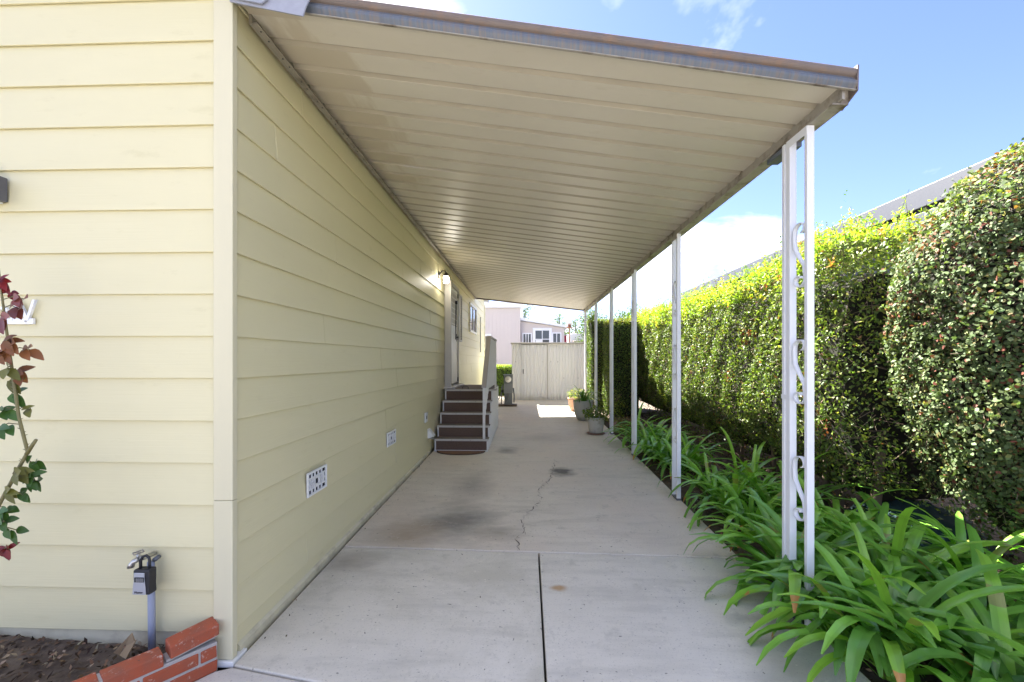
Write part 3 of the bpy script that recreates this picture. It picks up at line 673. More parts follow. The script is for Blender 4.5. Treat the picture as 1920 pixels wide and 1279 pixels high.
litter('leaf_litter', 'dry fallen leaves on the soil under the hedge', 5000, lambda: (random.uniform(3.1, 4.9), random.uniform(-.6, 8.5), 0), lambda x, y: gz(y) - .03 + .03 * min(1, max(0, x - 3.2)),
       [(.12, .075, .045), (.26, .17, .10), (.38, .29, .19), (.06, .04, .03)], [4, 3, 1.5, 3], .04)
litter('slab_debris', 'scattered bits of leaf and grit on the concrete driveway', 130, lambda: (random.choice([random.uniform(.05, 3.0), random.uniform(.04, .18), random.uniform(2.6, 3.05)]), random.uniform(-.05, 8.0), 0), lambda x, y: gz(y) - .012,
       [(.10, .07, .05), (.22, .15, .09), (.05, .04, .03)], [3, 2, 2], .018)
# two larger things lying in the bed
dl = MB(); pts = [(-.455, -.175, .10), (-.40, -.20, .10), (-.385, -.16, .165), (-.405, -.15, .15), (-.425, -.145, .185), (-.452, -.15, .14), (-.44, -.155, .13)]
dl.sweep2(pts, [(x, y + .006, z) for x, y, z in pts]).add([(-.455, -.175, .10), (-.425, -.145, .185), (-.47, -.19, .12)], [(0, 1, 2)])
tag(dl.build('dead_leaf', simple('curled_tan_leaf', (.30, .215, .12), .8)), 'curled tan dead leaf standing in the front bed near the brick wall', 'leaf')

# conduit, faucet and lockbox
M_PVC = simple('blue_grey_conduit', (.30, .33, .42), .5)
pp = thing('conduit_pipe', (-.375, -.085, .1), 'blue-grey conduit pipe rising from the bed to the faucet', 'pipe')
MB().tube([(-.375, -.085, .02), (-.380, -.082, .2), (-.388, -.078, .50)], .0155, 12).build('pipe', M_PVC, pp, True)
fa = thing('faucet', (-.40, -.09, .50), 'old chrome hose faucet on the siding above the conduit pipe', 'faucet')
M_CHROME = simple('dull_chrome', (.55, .55, .52), .28, .85, .2, 20)
MB().tube([(-.388, -.05, .525), (-.395, -.10, .530), (-.405, -.125, .535)], [.016, .018, .02], 12).tube([(-.405, -.125, .535), (-.425, -.135, .525), (-.440, -.14, .505), (-.444, -.142, .485)], [.02, .018, .016, .019], 12).build('spout', M_CHROME, fa, True)
MB().tube([(-.41, -.125, .54), (-.412, -.125, .575)], [.014, .008], 10).build('stem', M_CHROME, fa, True)
MB().tube([(-.412 + .030 * math.cos(a * math.pi / 2 + .3), -.125 + .03 * math.sin(a * math.pi / 2 + .3), .579) for a in range(5)], .0045, 6).tube([(-.442, -.128, .579), (-.382, -.122, .579)], .004, 6).build('handle', M_LEDGER, fa, True)
MB().lathe([(.016, -.004), (.016, .004)], (0, 0, 0), 8)
fa.scale = (.68, 1, .68); fa.location.z = .512
MB().tube([(-.355, -.055, .515), (-.345, -.085, .512)], .016, 10).build('stub', M_GALV, fa, True)
lb = thing('key_lockbox', (-.37, -.14, .38), 'grey and black key lockbox hanging from the faucet', 'lockbox')
M_BLKP = simple('black_rubber', (.018, .018, .022), .55)
def rrect(w0, w1, h, y, x=-.372, zc=.432):
    return [(x - w0, y, zc - h), (x + w0, y, zc - h), (x + w0 * .93, y, zc - h * .3), (x + w1, y, zc + h * .35), (x + w1, y, zc + h), (x - w1, y, zc + h), (x - w1, y, zc + h * .35), (x - w0 * .93, y, zc - h * .3)]
MB().sweep2(rrect(.041, .040, .060, -.150), rrect(.041, .040, .060, -.105)).build('body', M_BLKP, lb, bevel=.006)
pl = MB().sweep2(rrect(.033, .026, .052, -.155, -.378, .428), rrect(.033, .026, .052, -.1505, -.378, .428)).build('front_plate', simple('silver_plate', (.48, .49, .52), .4, .3), lb, bevel=.002)
MB().box(-.398, -.352, -.158, -.1552, .437, .460).build('dial_window', M_BLACK, pl)
for i in range(4):
    MB().box(-.388 + i * .0095, -.3815 + i * .0095, -.161, -.1582, .440, .457).build('dial', simple('dial_grey', (.2, .2, .2), .5) if i == 0 else bpy.data.materials['dial_grey'], pl)
MB().tube([(-.394, -.128, .49), (-.394, -.128, .528), (-.386, -.126, .545), (-.370, -.124, .551), (-.354, -.126, .543), (-.349, -.128, .525), (-.349, -.128, .49)], .0065, 8).build('shackle', M_BLKP, lb, True)
def text_part(body, size, extrude, loc, rot, mat, parent, name='lettering', shear=0.):
    cu = bpy.data.curves.new(name, 'FONT'); cu.body = body; cu.size = size; cu.extrude = extrude; cu.shear = shear; cu.align_x = 'CENTER'
    tmp = bpy.data.objects.new(name, cu); COL.objects.link(tmp)
    dg = bpy.context.evaluated_depsgraph_get(); me = bpy.data.meshes.new_from_object(tmp.evaluated_get(dg))
    bpy.data.objects.remove(tmp); me.materials.clear(); me.materials.append(mat)
    o = bpy.data.objects.new(name, me); COL.objects.link(o); o.parent = parent
    p = parent; off = Vector((0, 0, 0))
    while p is not None: off += p.location; p = p.parent
    o.location = Vector(loc) - off; o.rotation_euler = rot; return o
text_part('Master', .015, .0006, (-.378, -.1562, .383), (R(90), 0, 0), M_BLACK, pl)

# house sign with raised script letters, and the dark porch fixture at the picture's edge
sg = thing('name_sign', (-1.2, -.06, 1.68), 'white name sign with raised script letters behind the rose', 'sign')
M_SIGN = simple('white_sign_paint', (.84, .84, .83), .4, 0, .02)
bs = MB().box(-1.62, -1.015, -.066, -.053, 1.682, 1.712).build('base_rail', M_SIGN, sg, bevel=.002)
MB().tube([(-1.052, -.066, 1.697), (-1.052, -.069, 1.697)], .005, 8).build('screw', M_ALU, bs)
text_part('N', .155, .006, (-1.088, -.062, 1.700), (R(90), 0, 0), M_SIGN, sg, shear=.35)
text_part('o', .155, .006, (-1.200, -.062, 1.700), (R(90), 0, 0), M_SIGN, sg, shear=.35)
px = thing('porch_light', (-1.2, -.1, 2.3), 'dark grey box-shaped porch light on the front siding at the left edge', 'lamp')
M_FIX = simple('dark_grey_fixture', (.10, .10, .11), .5)
MB().box(-1.36, -1.158, -.16, -.055, 2.30, 2.425).build('housing', M_FIX, px, bevel=.006)
MB().tube([(-1.158, -.10, 2.375), (-1.148, -.10, 2.375)], .006, 8).build('screw', M_FIX, px)
MB().box(-1.34, -1.18, -.15, -.06, 2.293, 2.2998).build('lens', M_PLAST, px)

# ------------------------------------------------------------------ plants: shared builders
M_LEAF_AG = leafmat('strap_leaf', .3, .28, .6, (1.2, 1.5, .5))
M_LEAF_HEDGE = leafmat('glossy_hedge_leaf', .48, .3, .28)
M_LEAF_BUSH = leafmat('matte_bush_leaf', .6, .22, .2)
M_LEAF_NEW = leafmat('young_leaf', .45, .5, .3, (1.3, 1.3, .5))
M_BARK = simple('grey_brown_bark', (.15, .11, .075), .9, 0, .3, 20, .6, 60, stretch=(1, 1, .3))
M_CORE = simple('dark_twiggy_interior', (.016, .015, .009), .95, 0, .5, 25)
def strap_mesh(L, W, lean, bend, tipc, col, twist=0., cut=False):
    kink = random.choice([0, 0, 0, 1]); kr = random.randint(4, 6); ka = R(random.uniform(35, 85)); rows = 9; a = lean; x = z = 0.; vs_ = []; fs = []; cs = []
    for i in range(rows + 1):
        t = i / rows
        w = W * (.62 + .38 * min(1, t * 2.2)) * (1 if t < .62 else max(.04 if not cut else .7, math.sqrt(max(0, 1 - ((t - .62) / .385) ** 2))))
        yo = .02 * math.sin(twist * t * 3)
        nx, nz = -math.cos(a), math.sin(a)
        vs_ += [(x + nx * w * .16, yo - w / 2, z + nz * w * .16), (x, yo, z), (x + nx * w * .16, yo + w / 2, z + nz * w * .16)]
        a += bend / rows * (.35 + 1.3 * t) * (.6 if kink else 1) + (ka if kink and i == kr else 0); a = min(a, R(176)); ds = L / rows; x += math.sin(a) * ds; z += math.cos(a) * ds
        if i < rows:
            b_ = 3 * i; fs += [(b_, b_ + 3, b_ + 4, b_ + 1), (b_ + 1, b_ + 4, b_ + 5, b_ + 2)]
            c = np.array(col) * (1 if t > .2 else 1.15)
            if tipc is not None and t > .84: c = np.array(tipc)
            elif random.random() < .02: c = np.array((.24, .26, .06))
            q = random.uniform(.93, 1.07); cs += [c * 1.07 * q, c * .93 * q]
    return vs_, fs, cs
def strap_obj_mesh(i, big=True):
    L = random.uniform(.46, .82); W = random.uniform(.040, .060)
    lean = R(random.uniform(6, 50)); bend = R(random.uniform(45, 135))
    col = np.array(random.choice([(.170, .370, .040), (.130, .310, .040), (.225, .430, .048), (.180, .385, .058), (.120, .280, .050)])) * random.uniform(.85, 1.2)
    tip = (.50, .24, .07) if i % 14 == 5 else None
    vs_, fs, cs = strap_mesh(L, W, lean, bend, tip, col, random.uniform(-1.5, 1.5), i % 7 == 3)
    me = bpy.data.meshes.new('leaf'); me.from_pydata(vs_, [], fs)
    for p in me.polygons: p.use_smooth = True
    a = me.attributes.new('tint', 'FLOAT_COLOR', 'FACE')
    a.data.foreach_set('color', np.concatenate([np.array(cs), np.ones((len(cs), 1))], 1).astype(np.float32).ravel())
    me.materials.append(M_LEAF_AG); return me
LEAVES = [strap_obj_mesh(i) for i in range(42)]
def strap_plant(x, y, n, label, scale=1., group='strap-leaved clumps along the hedge'):
    r = thing('strap_leaf_plant', (x, y, gz(y) - .02), label, 'plant', group)
    for k in range(n):
        o = bpy.data.objects.new('leaf', random.choice(LEAVES)); COL.objects.link(o); o.parent = r
        az = 2 * math.pi * (k * .618034) + random.uniform(-.4, .4); q = random.uniform(0, .05)
        o.location = (q * math.cos(az), q * math.sin(az), random.uniform(-.01, .02))
        sc = scale * random.uniform(.8, 1.12)
        o.scale = (sc, sc, sc); o.rotation_euler = (random.uniform(-.12, .12), random.uniform(-.22, .12), az)
    return r
def strap_joined(name, x, y, z, n, scale, mat, parent, mul=(1, 1, 1), wid=1.):
    vs_, fs, cs = [], [], []
    for k in range(n):
        az = 2 * math.pi * k * .618 + random.uniform(-.4, .4)
        v, f, c = strap_mesh(random.uniform(.42, .72) * scale, .036 * scale * wid, R(random.uniform(4, 45)), R(random.uniform(50, 140)), None, np.array(random.choice([(.055, .150, .022), (.042, .125, .022), (.075, .185, .025)])) * mul * random.uniform(.8, 1.2))
        b_ = len(vs_); ca, sa = math.cos(az), math.sin(az); q = random.uniform(0, .06) * scale
        vs_ += [(x + (p[0] + q) * ca - p[1] * sa, y + (p[0] + q) * sa + p[1] * ca, z + p[2]) for p in v]
        fs += [tuple(i + b_ for i in ff) for ff in f]; cs += c
    m = MB(); m.v = vs_; m.f = fs; o = m.build(name, mat, parent, True)
    a = o.data.attributes.new('tint', 'FLOAT_COLOR', 'FACE')
    a.data.foreach_set('color', np.concatenate([np.array(cs), np.ones((len(cs), 1))], 1).astype(np.float32).ravel()); return o

near = [(3.22, .72, 50, 'strap-leaved plant arching over the slab left of the nearest white post'), (3.20, .36, 54, 'strap-leaved plant at the foot of the nearest white post'),
        (3.22, -.02, 54, 'strap-leaved plant spilling onto the slab in front of the nearest post'), (3.66, .02, 40, 'large strap-leaved plant right of the nearest post, at the bottom of the picture'),
        (3.62, .48, 36, 'upright strap-leaved plant just behind the nearest post'), (3.98, .38, 36, 'strap-leaved plant under the round bush, behind the foremost row'),
        (4.02, -.18, 38, 'strap-leaved plant in the bottom right corner'), (3.72, 1.0, 22, 'strap-leaved plant between nearest post and hedge trunks'),
        (4.05, .90, 28, 'pale strap-leaved plant beneath the left side of the round bush'), (4.42, .12, 30, 'strap-leaved plant under the round bush at the right edge'), (3.45, -.36, 46, 'foremost strap-leaved plant at the bottom edge'),
        (3.12, .16, 30, 'short strap-leaved plant hiding the foot of the nearest post'), (3.13, .52, 30, 'short strap-leaved plant on the slab side of the nearest post'), (3.78, .72, 34, 'dense strap-leaved plant mid-bed behind the nearest post'), (3.80, -.42, 36, 'strap-leaved plant at the bottom edge below the round bush'), (4.30, .62, 30, 'strap-leaved plant deep under the left of the round bush'),
        (3.92, 1.38, 26, 'strap-leaved plant in front of the leaning hedge trunk')]
for x, y, n, l in near: strap_plant(x, y, n + 4, l, .95 if x < 3.15 else (1.1 if x < 3.7 else 1.0))
mid = [(3.36, 1.55, 34), (3.66, 1.72, 30), (3.38, 1.95, 34), (3.74, 2.16, 30), (3.42, 2.38, 32), (3.80, 2.62, 26), (4.0, 2.0, 26)]
ORD = ['first', 'second', 'third', 'fourth', 'fifth', 'sixth']
cnt = {}
for x, y, n in mid:
    sd = 'slab-side' if x < 3.5 else 'hedge-side'; cnt[sd] = cnt.get(sd, -1) + 1
    strap_plant(x, y, n + 6, '%s %s strap-leaved plant from the front in the clump before the second post' % (ORD[cnt[sd]], sd), .95, 'strap-leaved clump before the second post')
far = [(3.34, 3.25), (3.58, 3.45), (3.32, 3.72), (3.62, 3.95), (3.30, 4.20), (3.34, 4.60), (3.60, 4.45), (3.30, 4.95), (3.56, 5.0)]
cnt = {}
for x, y in far:
    sd = 'slab-side' if x < 3.5 else 'hedge-side'; cnt[sd] = cnt.get(sd, -1) + 1
    strap_plant(x, y, 30, '%s %s strap-leaved plant from the front in the clump around the third post' % (ORD[cnt[sd]], sd), .98, 'strap-leaved clump around the third post')

# ------------------------------------------------------------------ the long hedge
GRN = [(.075, .118, .026), (.115, .168, .032), (.165, .215, .042), (.048, .080, .020), (.19, .095, .042), (.24, .25, .065)]
NEWG = [(.22, .34, .035), (.30, .40, .045), (.17, .30, .03), (.42, .40, .06), (.46, .20, .06)]
def hedge_profile(s):                                  # s 0..1 up the face and over the top -> (dx, z, nx, nz)
    pts = np.array([(.30, .30), (.10, .55), (.0, 1.0), (.0, 1.9), (.05, 2.2), (.18, 2.36), (.45, 2.42), (.95, 2.38), (1.15, 2.2)])
    d = np.r_[0, np.cumsum(np.hypot(*np.diff(pts, axis=0).T))]; q = s * d[-1]
    x = np.interp(q, d, pts[:, 0]); z = np.interp(q, d, pts[:, 1])
    dx = np.interp(q + .01, d, pts[:, 0]) - np.interp(q - .01, d, pts[:, 0]); dz = np.interp(q + .01, d, pts[:, 1]) - np.interp(q - .01, d, pts[:, 1])
    l = np.hypot(dx, dz) + 1e-9; return x, z, -dz / l, dx / l, d[-1]
hedge = thing('hedge', (4.6, 5.2, .1), 'long tall clipped hedge with yellow-green new growth along the driveway', 'hedge')
HX = 4.06
def hedge_pts(n, s0=0., s1=1., y0=1.35, y1=9.4):
    s = RNG.uniform(s0, s1, n); y = RNG.uniform(y0, y1, n); x, z, nx, nz, _ = hedge_profile(s)
    P = np.stack([HX + x, y, z + .018 * y + np.clip((4.2 - y) / 2.4, 0, 1) * .17 * np.clip(z - .6, 0, 1)], 1); N = np.stack([nx, np.zeros(n), nz], 1)
    # rounded near end
    e = np.clip((y - y0) / .5, 0, 1); P[:, 0] += .35 * (1 - e) ** 2; N[:, 1] -= (1 - e) * .8
    P += N * (lump(P, 1.7) * .06 + lump(P, 4.5) * .045 + lump(P, 10.) * .025)[:, None]
    return P, unit(N), s
P, N, s = hedge_pts(92000, 0., 1.)
dep = RNG.exponential(.045, len(P)); P = P - N * np.minimum(dep, .2)[:, None]
keep = RNG.random(len(P)) < np.clip(.35 + 1.2 * (P[:, 2] - .35) / .5, .25, 1); P, N = P[keep], N[keep]
gapf = lump(P, 3.1) > -.9; P, N = P[gapf], N[gapf]
V, k = leaf_polys(P, N, RNG.choice([.030, .040, .050], len(P)), .021, .8, 'quad', .15, .3)
t_ = pick(len(P), GRN, [4, 5, 3, 3, .35, .8])
yl = RNG.random(len(P)) < np.clip((P[:, 2] - 1.5) * .5, 0, .5); t_[yl] = pick(int(yl.sum()), [(.20, .26, .045), (.26, .30, .06), (.15, .21, .035)], [3, 2, 3])
red = lump(P, 2.3) > .78; t_[red & (RNG.random(len(P)) < .35)] = (.22, .07, .03)
np_mesh('foliage', V, k, M_LEAF_HEDGE, hedge, t_)
# fresh shoots over the upper face and top
ns = 2300; P0, N0, s0_ = hedge_pts(ns, .56, .93)
ok = (lump(P0, 1.9) + .55 * RNG.random(ns) + 1.6 * (s0_ - .66)) > -.05; P0, N0 = P0[ok], N0[ok]; ns = len(P0)
dirv = unit(N0 * .55 + np.array([0, 0, 1.0]) + RNG.normal(size=(ns, 3)) * .25); ln = RNG.uniform(.06, .26, ns) * np.where(RNG.random(ns) < .08, 1.7, 1)
nl = 15; T = RNG.random((ns, nl)); PP = (P0[:, None] + dirv[:, None] * (T * ln[:, None])[..., None] + RNG.normal(size=(ns, nl, 3)) * .016).reshape(-1, 3)
NN = np.repeat(unit(dirv + RNG.normal(size=(ns, 3)) * .5), nl, 0)
V, k = leaf_polys(PP, NN, .040, .015, .8, 'quad', .1)
shoot_t = np.repeat(pick(ns, NEWG, [5, 4, 4, 1.0, .55]), nl, 0) * RNG.uniform(.8, 1.2, (ns * nl, 1))
np_mesh('new_growth', V, k, M_LEAF_NEW, hedge, np.clip(shoot_t, 0, 1))
tw = MB()
for i in range(0, ns, 2): tw.tube([P0[i] - dirv[i] * .05, P0[i] + dirv[i] * ln[i]], [.003, .0012], 3, False)
tag(tw.build('shoot_stems', M_BARK, hedge), kind='stuff')
PT, NT, _s = hedge_pts(3600, .05, .8); tw = MB()
for p_, n_ in zip(PT, NT):
    d = (Vector(n_) * .4 + Vector((random.gauss(0, .45), random.gauss(0, .5), random.gauss(.15, .5)))).normalized(); q = Vector(p_) - Vector(n_) * .05
    tw.tube([q - d * .10, q + d * random.uniform(.04, .10)], [.0035, .0015], 3, False)
tag(tw.build('twigs', M_BARK, hedge), kind='stuff')
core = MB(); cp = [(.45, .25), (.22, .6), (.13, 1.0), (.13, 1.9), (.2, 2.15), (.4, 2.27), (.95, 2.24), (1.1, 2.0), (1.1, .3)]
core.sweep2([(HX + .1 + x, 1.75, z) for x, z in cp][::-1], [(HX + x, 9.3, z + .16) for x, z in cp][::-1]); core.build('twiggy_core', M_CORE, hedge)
for (x, y, lx, h_, r_) in ((4.42, 2.20, .03, .75, .03), (4.50, 1.72, .10, .62, .042), (4.45, 3.1, -.03, .7, .025), (4.5, 4.0, .05, .7, .025), (4.45, 5.1, 0, .7, .025), (4.42, 2.55, -.06, .7, .018), (4.4, 1.95, .06, .6, .012)):
    MB().tube([(x, y, gz(y) - .05), (x + lx * .3, y, .25), (x + lx, y + .03, h_ + .1)], [r_ * 1.25, r_, r_ * .85], 9).build('trunk', M_BARK, hedge, True)
# arching bare under-twigs and low leaves
P = np.stack([RNG.uniform(4.2, 4.9, 2600), RNG.uniform(1.4, 8.5, 2600), RNG.uniform(.12, .6, 2600)], 1)
V, k = leaf_polys(P, np.tile([-1., -.3, .5], (len(P), 1)), .045, .024, .9); np_mesh('low_foliage', V, k, M_LEAF_HEDGE, hedge, pick(len(P), GRN, [4, 4, 2, 4, .5, .5]))

# ------------------------------------------------------------------ the round bush in front
bush = thing('round_bush', (4.9, .85, .05), 'big rounded bush of small grey-green leaves at the right edge', 'bush')
zr_t = np.array([.10, .30, .55, 1.0, 1.6, 2.05, 2.45, 2.75, 2.98, 3.10]); rr_t = np.array([.30, .52, .70, .86, .95, .97, .86, .64, .34, .04])
def bush_pts(n):
    z = RNG.uniform(.1, 3.1, n * 2); r = np.interp(z, zr_t, rr_t); z = z[RNG.random(n * 2) < np.maximum(r, .35) / 1.05][:n]; n = len(z)
    r = np.interp(z, zr_t, rr_t); a = RNG.uniform(0, 2 * np.pi, n); a = np.where(np.sin(a) > .55, -a, a)
    dr = (np.interp(z + .04, zr_t, rr_t) - np.interp(z - .04, zr_t, rr_t)) / .08
    N = unit(np.stack([np.cos(a), np.sin(a), -dr], 1)); P = np.stack([5.16 + r * np.cos(a), .88 + r * 1.0 * np.sin(a), z], 1)
    P += N * (lump(P, 2.2) * .055 + lump(P, 5.5) * .04 + lump(P, 11.) * .022)[:, None]; return P, N
P, N = bush_pts(95000)
P = P - N * np.minimum(RNG.exponential(.05, len(P)), .25)[:, None]
g_ = lump(P, 4.2) + RNG.normal(size=len(P)) * .25 > -.72; P, N = P[g_], N[g_]
lo_ = RNG.random(len(P)) < np.clip(.35 + (P[:, 2] - .2) / .9, .3, 1); P, N = P[lo_], N[lo_]
V, k = leaf_polys(P, unit(N + np.array([0, 0, .35])),   .030, .022, .6, 'hex', .12, .4)
BUSHC = [(.090, .128, .050), (.125, .175, .072), (.066, .096, .034), (.175, .225, .10), (.145, .125, .048), (.17, .062, .040), (.19, .20, .062)]
t_ = pick(len(P), BUSHC, [5, 4, 4, 1.6, .9, .9, .4])
topm = (P[:, 2] > 2.35) & (RNG.random(len(P)) < .5 * (P[:, 2] - 2.2)); t_[topm] = pick(int(topm.sum()), [(.20, .25, .045), (.26, .24, .05), (.30, .15, .05)], [5, 2, 1])
rb = (lump(P, 2.6) > .45) & (RNG.random(len(P)) < .30); t_[rb] = (.20, .085, .04)
np_mesh('foliage', V, k, M_LEAF_BUSH, bush, t_)
P3, N3 = bush_pts(420); ns = len(P3); dirv = unit(N3 + RNG.normal(size=(ns, 3)) * .35 + np.array([0, 0, .35])); ln = RNG.uniform(.03, .13, ns); nl = 8
PP = (P3[:, None] + dirv[:, None] * (RNG.random((ns, nl)) * ln[:, None])[..., None] + RNG.normal(size=(ns, nl, 3)) * .008).reshape(-1, 3)
V, k = leaf_polys(PP, np.repeat(dirv, nl, 0), .028, .02, .9, 'hex', .12); np_mesh('stray_shoots', V, k, M_LEAF_BUSH, bush, pick(ns * nl, BUSHC, [3, 4, 2, 3, 1, .5, 1.5]))
P2, N2 = bush_pts(4200); tw = MB()
for p, n_ in zip(P2, N2):
    d = Vector(n_) * .5 + Vector((random.gauss(0, .5), random.gauss(0, .5), random.gauss(0, .5))); d.normalize(); q = Vector(p) - Vector(n_) * .06
    tw.tube([q - d * .09, q + d * random.uniform(.05, .10)], [.0028, .0012], 3, False)
tag(tw.build('twigs', M_BARK, bush), kind='stuff')
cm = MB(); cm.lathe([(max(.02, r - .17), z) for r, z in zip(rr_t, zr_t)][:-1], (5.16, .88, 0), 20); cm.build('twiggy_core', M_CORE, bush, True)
for (x, y, x1, y1) in ((4.85, .60, 4.72, .45), (5.0, .7, 4.95, .5), (5.2, .8, 5.2, .8), (4.70, .40, 4.56, .32)):
    MB().tube([(x, y, -.03), ((x + x1) / 2, (y + y1) / 2, .3), (x1, y1, .75)], [.026, .02, .015], 8).build('trunk', M_BARK, bush, True)
tarp = thing('teal_tarp', (4.75, 1.55, .04), 'dark teal plastic sheet lying half hidden behind the round bush', 'tarp')
tm = MB(); vs_, fs = [], []
for j in range(13):
    for i in range(13):
        x = 4.42 + i * .062; y = 1.18 + j * .075; r_ = max(0, 1 - (((x - 4.8) / .42) ** 2 + ((y - 1.65) / .5) ** 2))
        vs_.append((x, y, gz(y) + .01 + .22 * r_ ** .6 + .02 * math.sin(x * 31 + y * 17)))
for j in range(12):
    for i in range(12): q = j * 13 + i; fs.append((q, q + 1, q + 14, q + 13))
tm.add(vs_, fs).build('sheet', simple('teal_plastic', (.012, .045, .05), .85), tarp, True)

# ------------------------------------------------------------------ clipped hedge columns and small low hedge
def box_hedge(name, x0, x1, y0, y1, z0, z1, label, n, cols, w, size, group=None, topcols=None):
    r = thing(name, ((x0 + x1) / 2, (y0 + y1) / 2, z0), label, 'hedge', group)
    A = np.array([(x1 - x0) * (z1 - z0), (y1 - y0) * (z1 - z0), (x1 - x0) * (y1 - y0)]); f = RNG.choice(3, n, p=A / A.sum())
    u, v = RNG.random(n), RNG.random(n); X, Y, Z = x0 + u * (x1 - x0), y0 + u * (y1 - y0), z0 + v * (z1 - z0)
    P = np.where((f == 0)[:, None], np.stack([X, np.full(n, y0), Z], 1), np.where((f == 1)[:, None], np.stack([np.full(n, x0), Y, Z], 1), np.stack([x0 + u * (x1 - x0), y0 + v * (y1 - y0), np.full(n, z1)], 1)))
    N = np.array([(0, -1., 0), (-1., 0, 0), (0, 0, 1.)])[f]
    c = np.array([(x0 + x1) / 2, (y0 + y1) / 2, (z0 + z1) / 2]); P += N * (lump(P, 3) * .03)[:, None] + (c - P) * (RNG.exponential(.05, n)[:, None])
    V, k = leaf_polys(P, N, size, size * .5, .7); t = pick(n, cols, w)
    if topcols is not None: q = (P[:, 2] > z1 - .12) & (RNG.random(n) < .7); t[q] = pick(int(q.sum()), topcols, [1] * len(topcols))
    np_mesh('foliage', V, k, M_LEAF_HEDGE, r, t)
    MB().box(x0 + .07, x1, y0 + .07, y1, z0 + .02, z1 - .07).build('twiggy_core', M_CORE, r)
    for q in (.3, .7): MB().tube([(x0 + (x1 - x0) * q, y0 + (y1 - y0) * .5, gz(y0) - .05), (x0 + (x1 - x0) * q, y0 + (y1 - y0) * .5, z0 + .3)], .025, 7).build('trunk', M_BARK, r)
box_hedge('hedge_column', 3.38, 4.05, 7.75, 8.7, .22, 2.46, 'nearer dark clipped hedge column beside the fourth post', 15000, GRN, [4, 4, 1.5, 4, .2, .3], .040, 'clipped hedge columns', [(.16, .2, .03), (.2, .17, .03)])
box_hedge('hedge_column', 3.16, 3.9, 9.35, 10.3, .25, 2.62, 'farther dark clipped hedge column next to the shed', 13000, GRN, [4, 4, 1.5, 4, .2, .3], .040, 'clipped hedge columns', [(.16, .2, .03)])
box_hedge('low_hedge', .32, 1.02, 12.25, 13.4, .28, 1.33, 'low bright green hedge left of the white metal shed', 8000, [(.09, .16, .02), (.14, .22, .03), (.06, .11, .02)], [3, 3, 2], .05, None, [(.24, .34, .04), (.3, .38, .05)])

# ------------------------------------------------------------------ flower pots
def pot(x, y, prof, mat, label, saucer=None, fern=False):
    z = gz(y) + .005
    r = thing('flower_pot', (x, y, z), label, 'flower pot', 'flower pots beside the driveway')
    zz = z
    if saucer: MB().lathe([(saucer * .85, 0), (saucer, .018), (saucer * .9, .022), (saucer * .6, .012)], (x, y, z), 24).build('saucer', M_TERRA, r, True); zz = z + .022
    R0, Ht = prof[-1]
    MB().lathe(prof + [(R0 * .88, Ht), (R0 * .82, Ht - .05)], (x, y, zz), 28).build('pot', mat, r, True)
    MB().lathe([(R0 * .83, Ht - .055), (R0 * .83, Ht - .05)], (x, y, zz), 20).build('soil', M_SOIL, r)
    p = thing('potted_plant', (x, y, zz + Ht - .05), label.replace('pot', 'pot').split(',')[0] if False else None, None)
    return p, zz + Ht - .05
M_TERRA = simple('terracotta', (.33, .20, .135), .85, 0, .15, 8, .2, 60)
M_POTW = simple('weathered_pale_pot', (.50, .48, .43), .8, 0, .12, 6, .3, 50, dirt=(.31, .28, .22), dscale=8, dlo=.5, dhi=.75)
M_POTG = simple('grey_green_pot', (.42, .42, .38), .7, 0, .12, 6, .2, 50, dirt=(.22, .21, .17), dscale=6)
def leafy(p, x, y, z, n, rad, h, cols, size):
    tint = pick(n, cols, [1] * len(cols)); a = RNG.uniform(0, 2 * np.pi, n); q = rad * np.sqrt(RNG.random(n)); hh = h * RNG.random(n) * (1.1 - .5 * q / rad)
    P = np.stack([x + q * np.cos(a) * (1 + .6 * hh / h), y + q * np.sin(a) * (1 + .6 * hh / h), z + hh], 1)
    V, k = leaf_polys(P, np.tile([0, -.3, 1.], (n, 1)), size, size * .4, .9); np_mesh('foliage', V, k, M_LEAF_NEW, p, tint)
    tw = MB()
    for i in range(14):
        a_ = i * 2.4; tw.tube([(x, y, z), (x + rad * .5 * math.cos(a_), y + rad * .5 * math.sin(a_), z + h * .6), (x + rad * math.cos(a_), y + rad * math.sin(a_), z + h * .8)], .003, 4)
    tag(tw.build('stems', M_BARK, p), kind='stuff')
p, z = pot(2.745, 5.80, [(.115, 0), (.125, .02), (.155, .22), (.158, .24), (.172, .245), (.175, .29)], M_POTW, 'nearest pale tapered flower pot on a round saucer', .17)
tag(p, 'feathery light green plant growing in the nearest pale pot', 'plant'); leafy(p, 2.745, 5.80, z, 900, .19, .26, [(.12, .2, .03), (.2, .27, .05), (.08, .14, .02)], .05)
p, z = pot(2.72, 7.38, [(.13, 0), (.19, .12), (.215, .26), (.22, .38), (.225, .40), (.225, .43)], M_POTG, 'tall rounded grey-green flower pot, middle of three', .0)
tag(p, 'strap-leaved plant growing in the tall grey-green pot', 'plant'); strap_joined('foliage', 2.72, 7.38, z, 46, .8, M_LEAF_AG, p, (1.5, 1.3, 1))
p, z = pot(2.70, 8.75, [(.12, 0), (.17, .12), (.185, .28), (.20, .30), (.20, .34)], M_TERRA, 'terracotta flower pot, farthest of three', .0)
tag(p, 'small bushy plant growing in the terracotta pot', 'plant'); leafy(p, 2.75, 8.75, z, 420, .2, .3, [(.12, .2, .03), (.25, .27, .05)], .06)
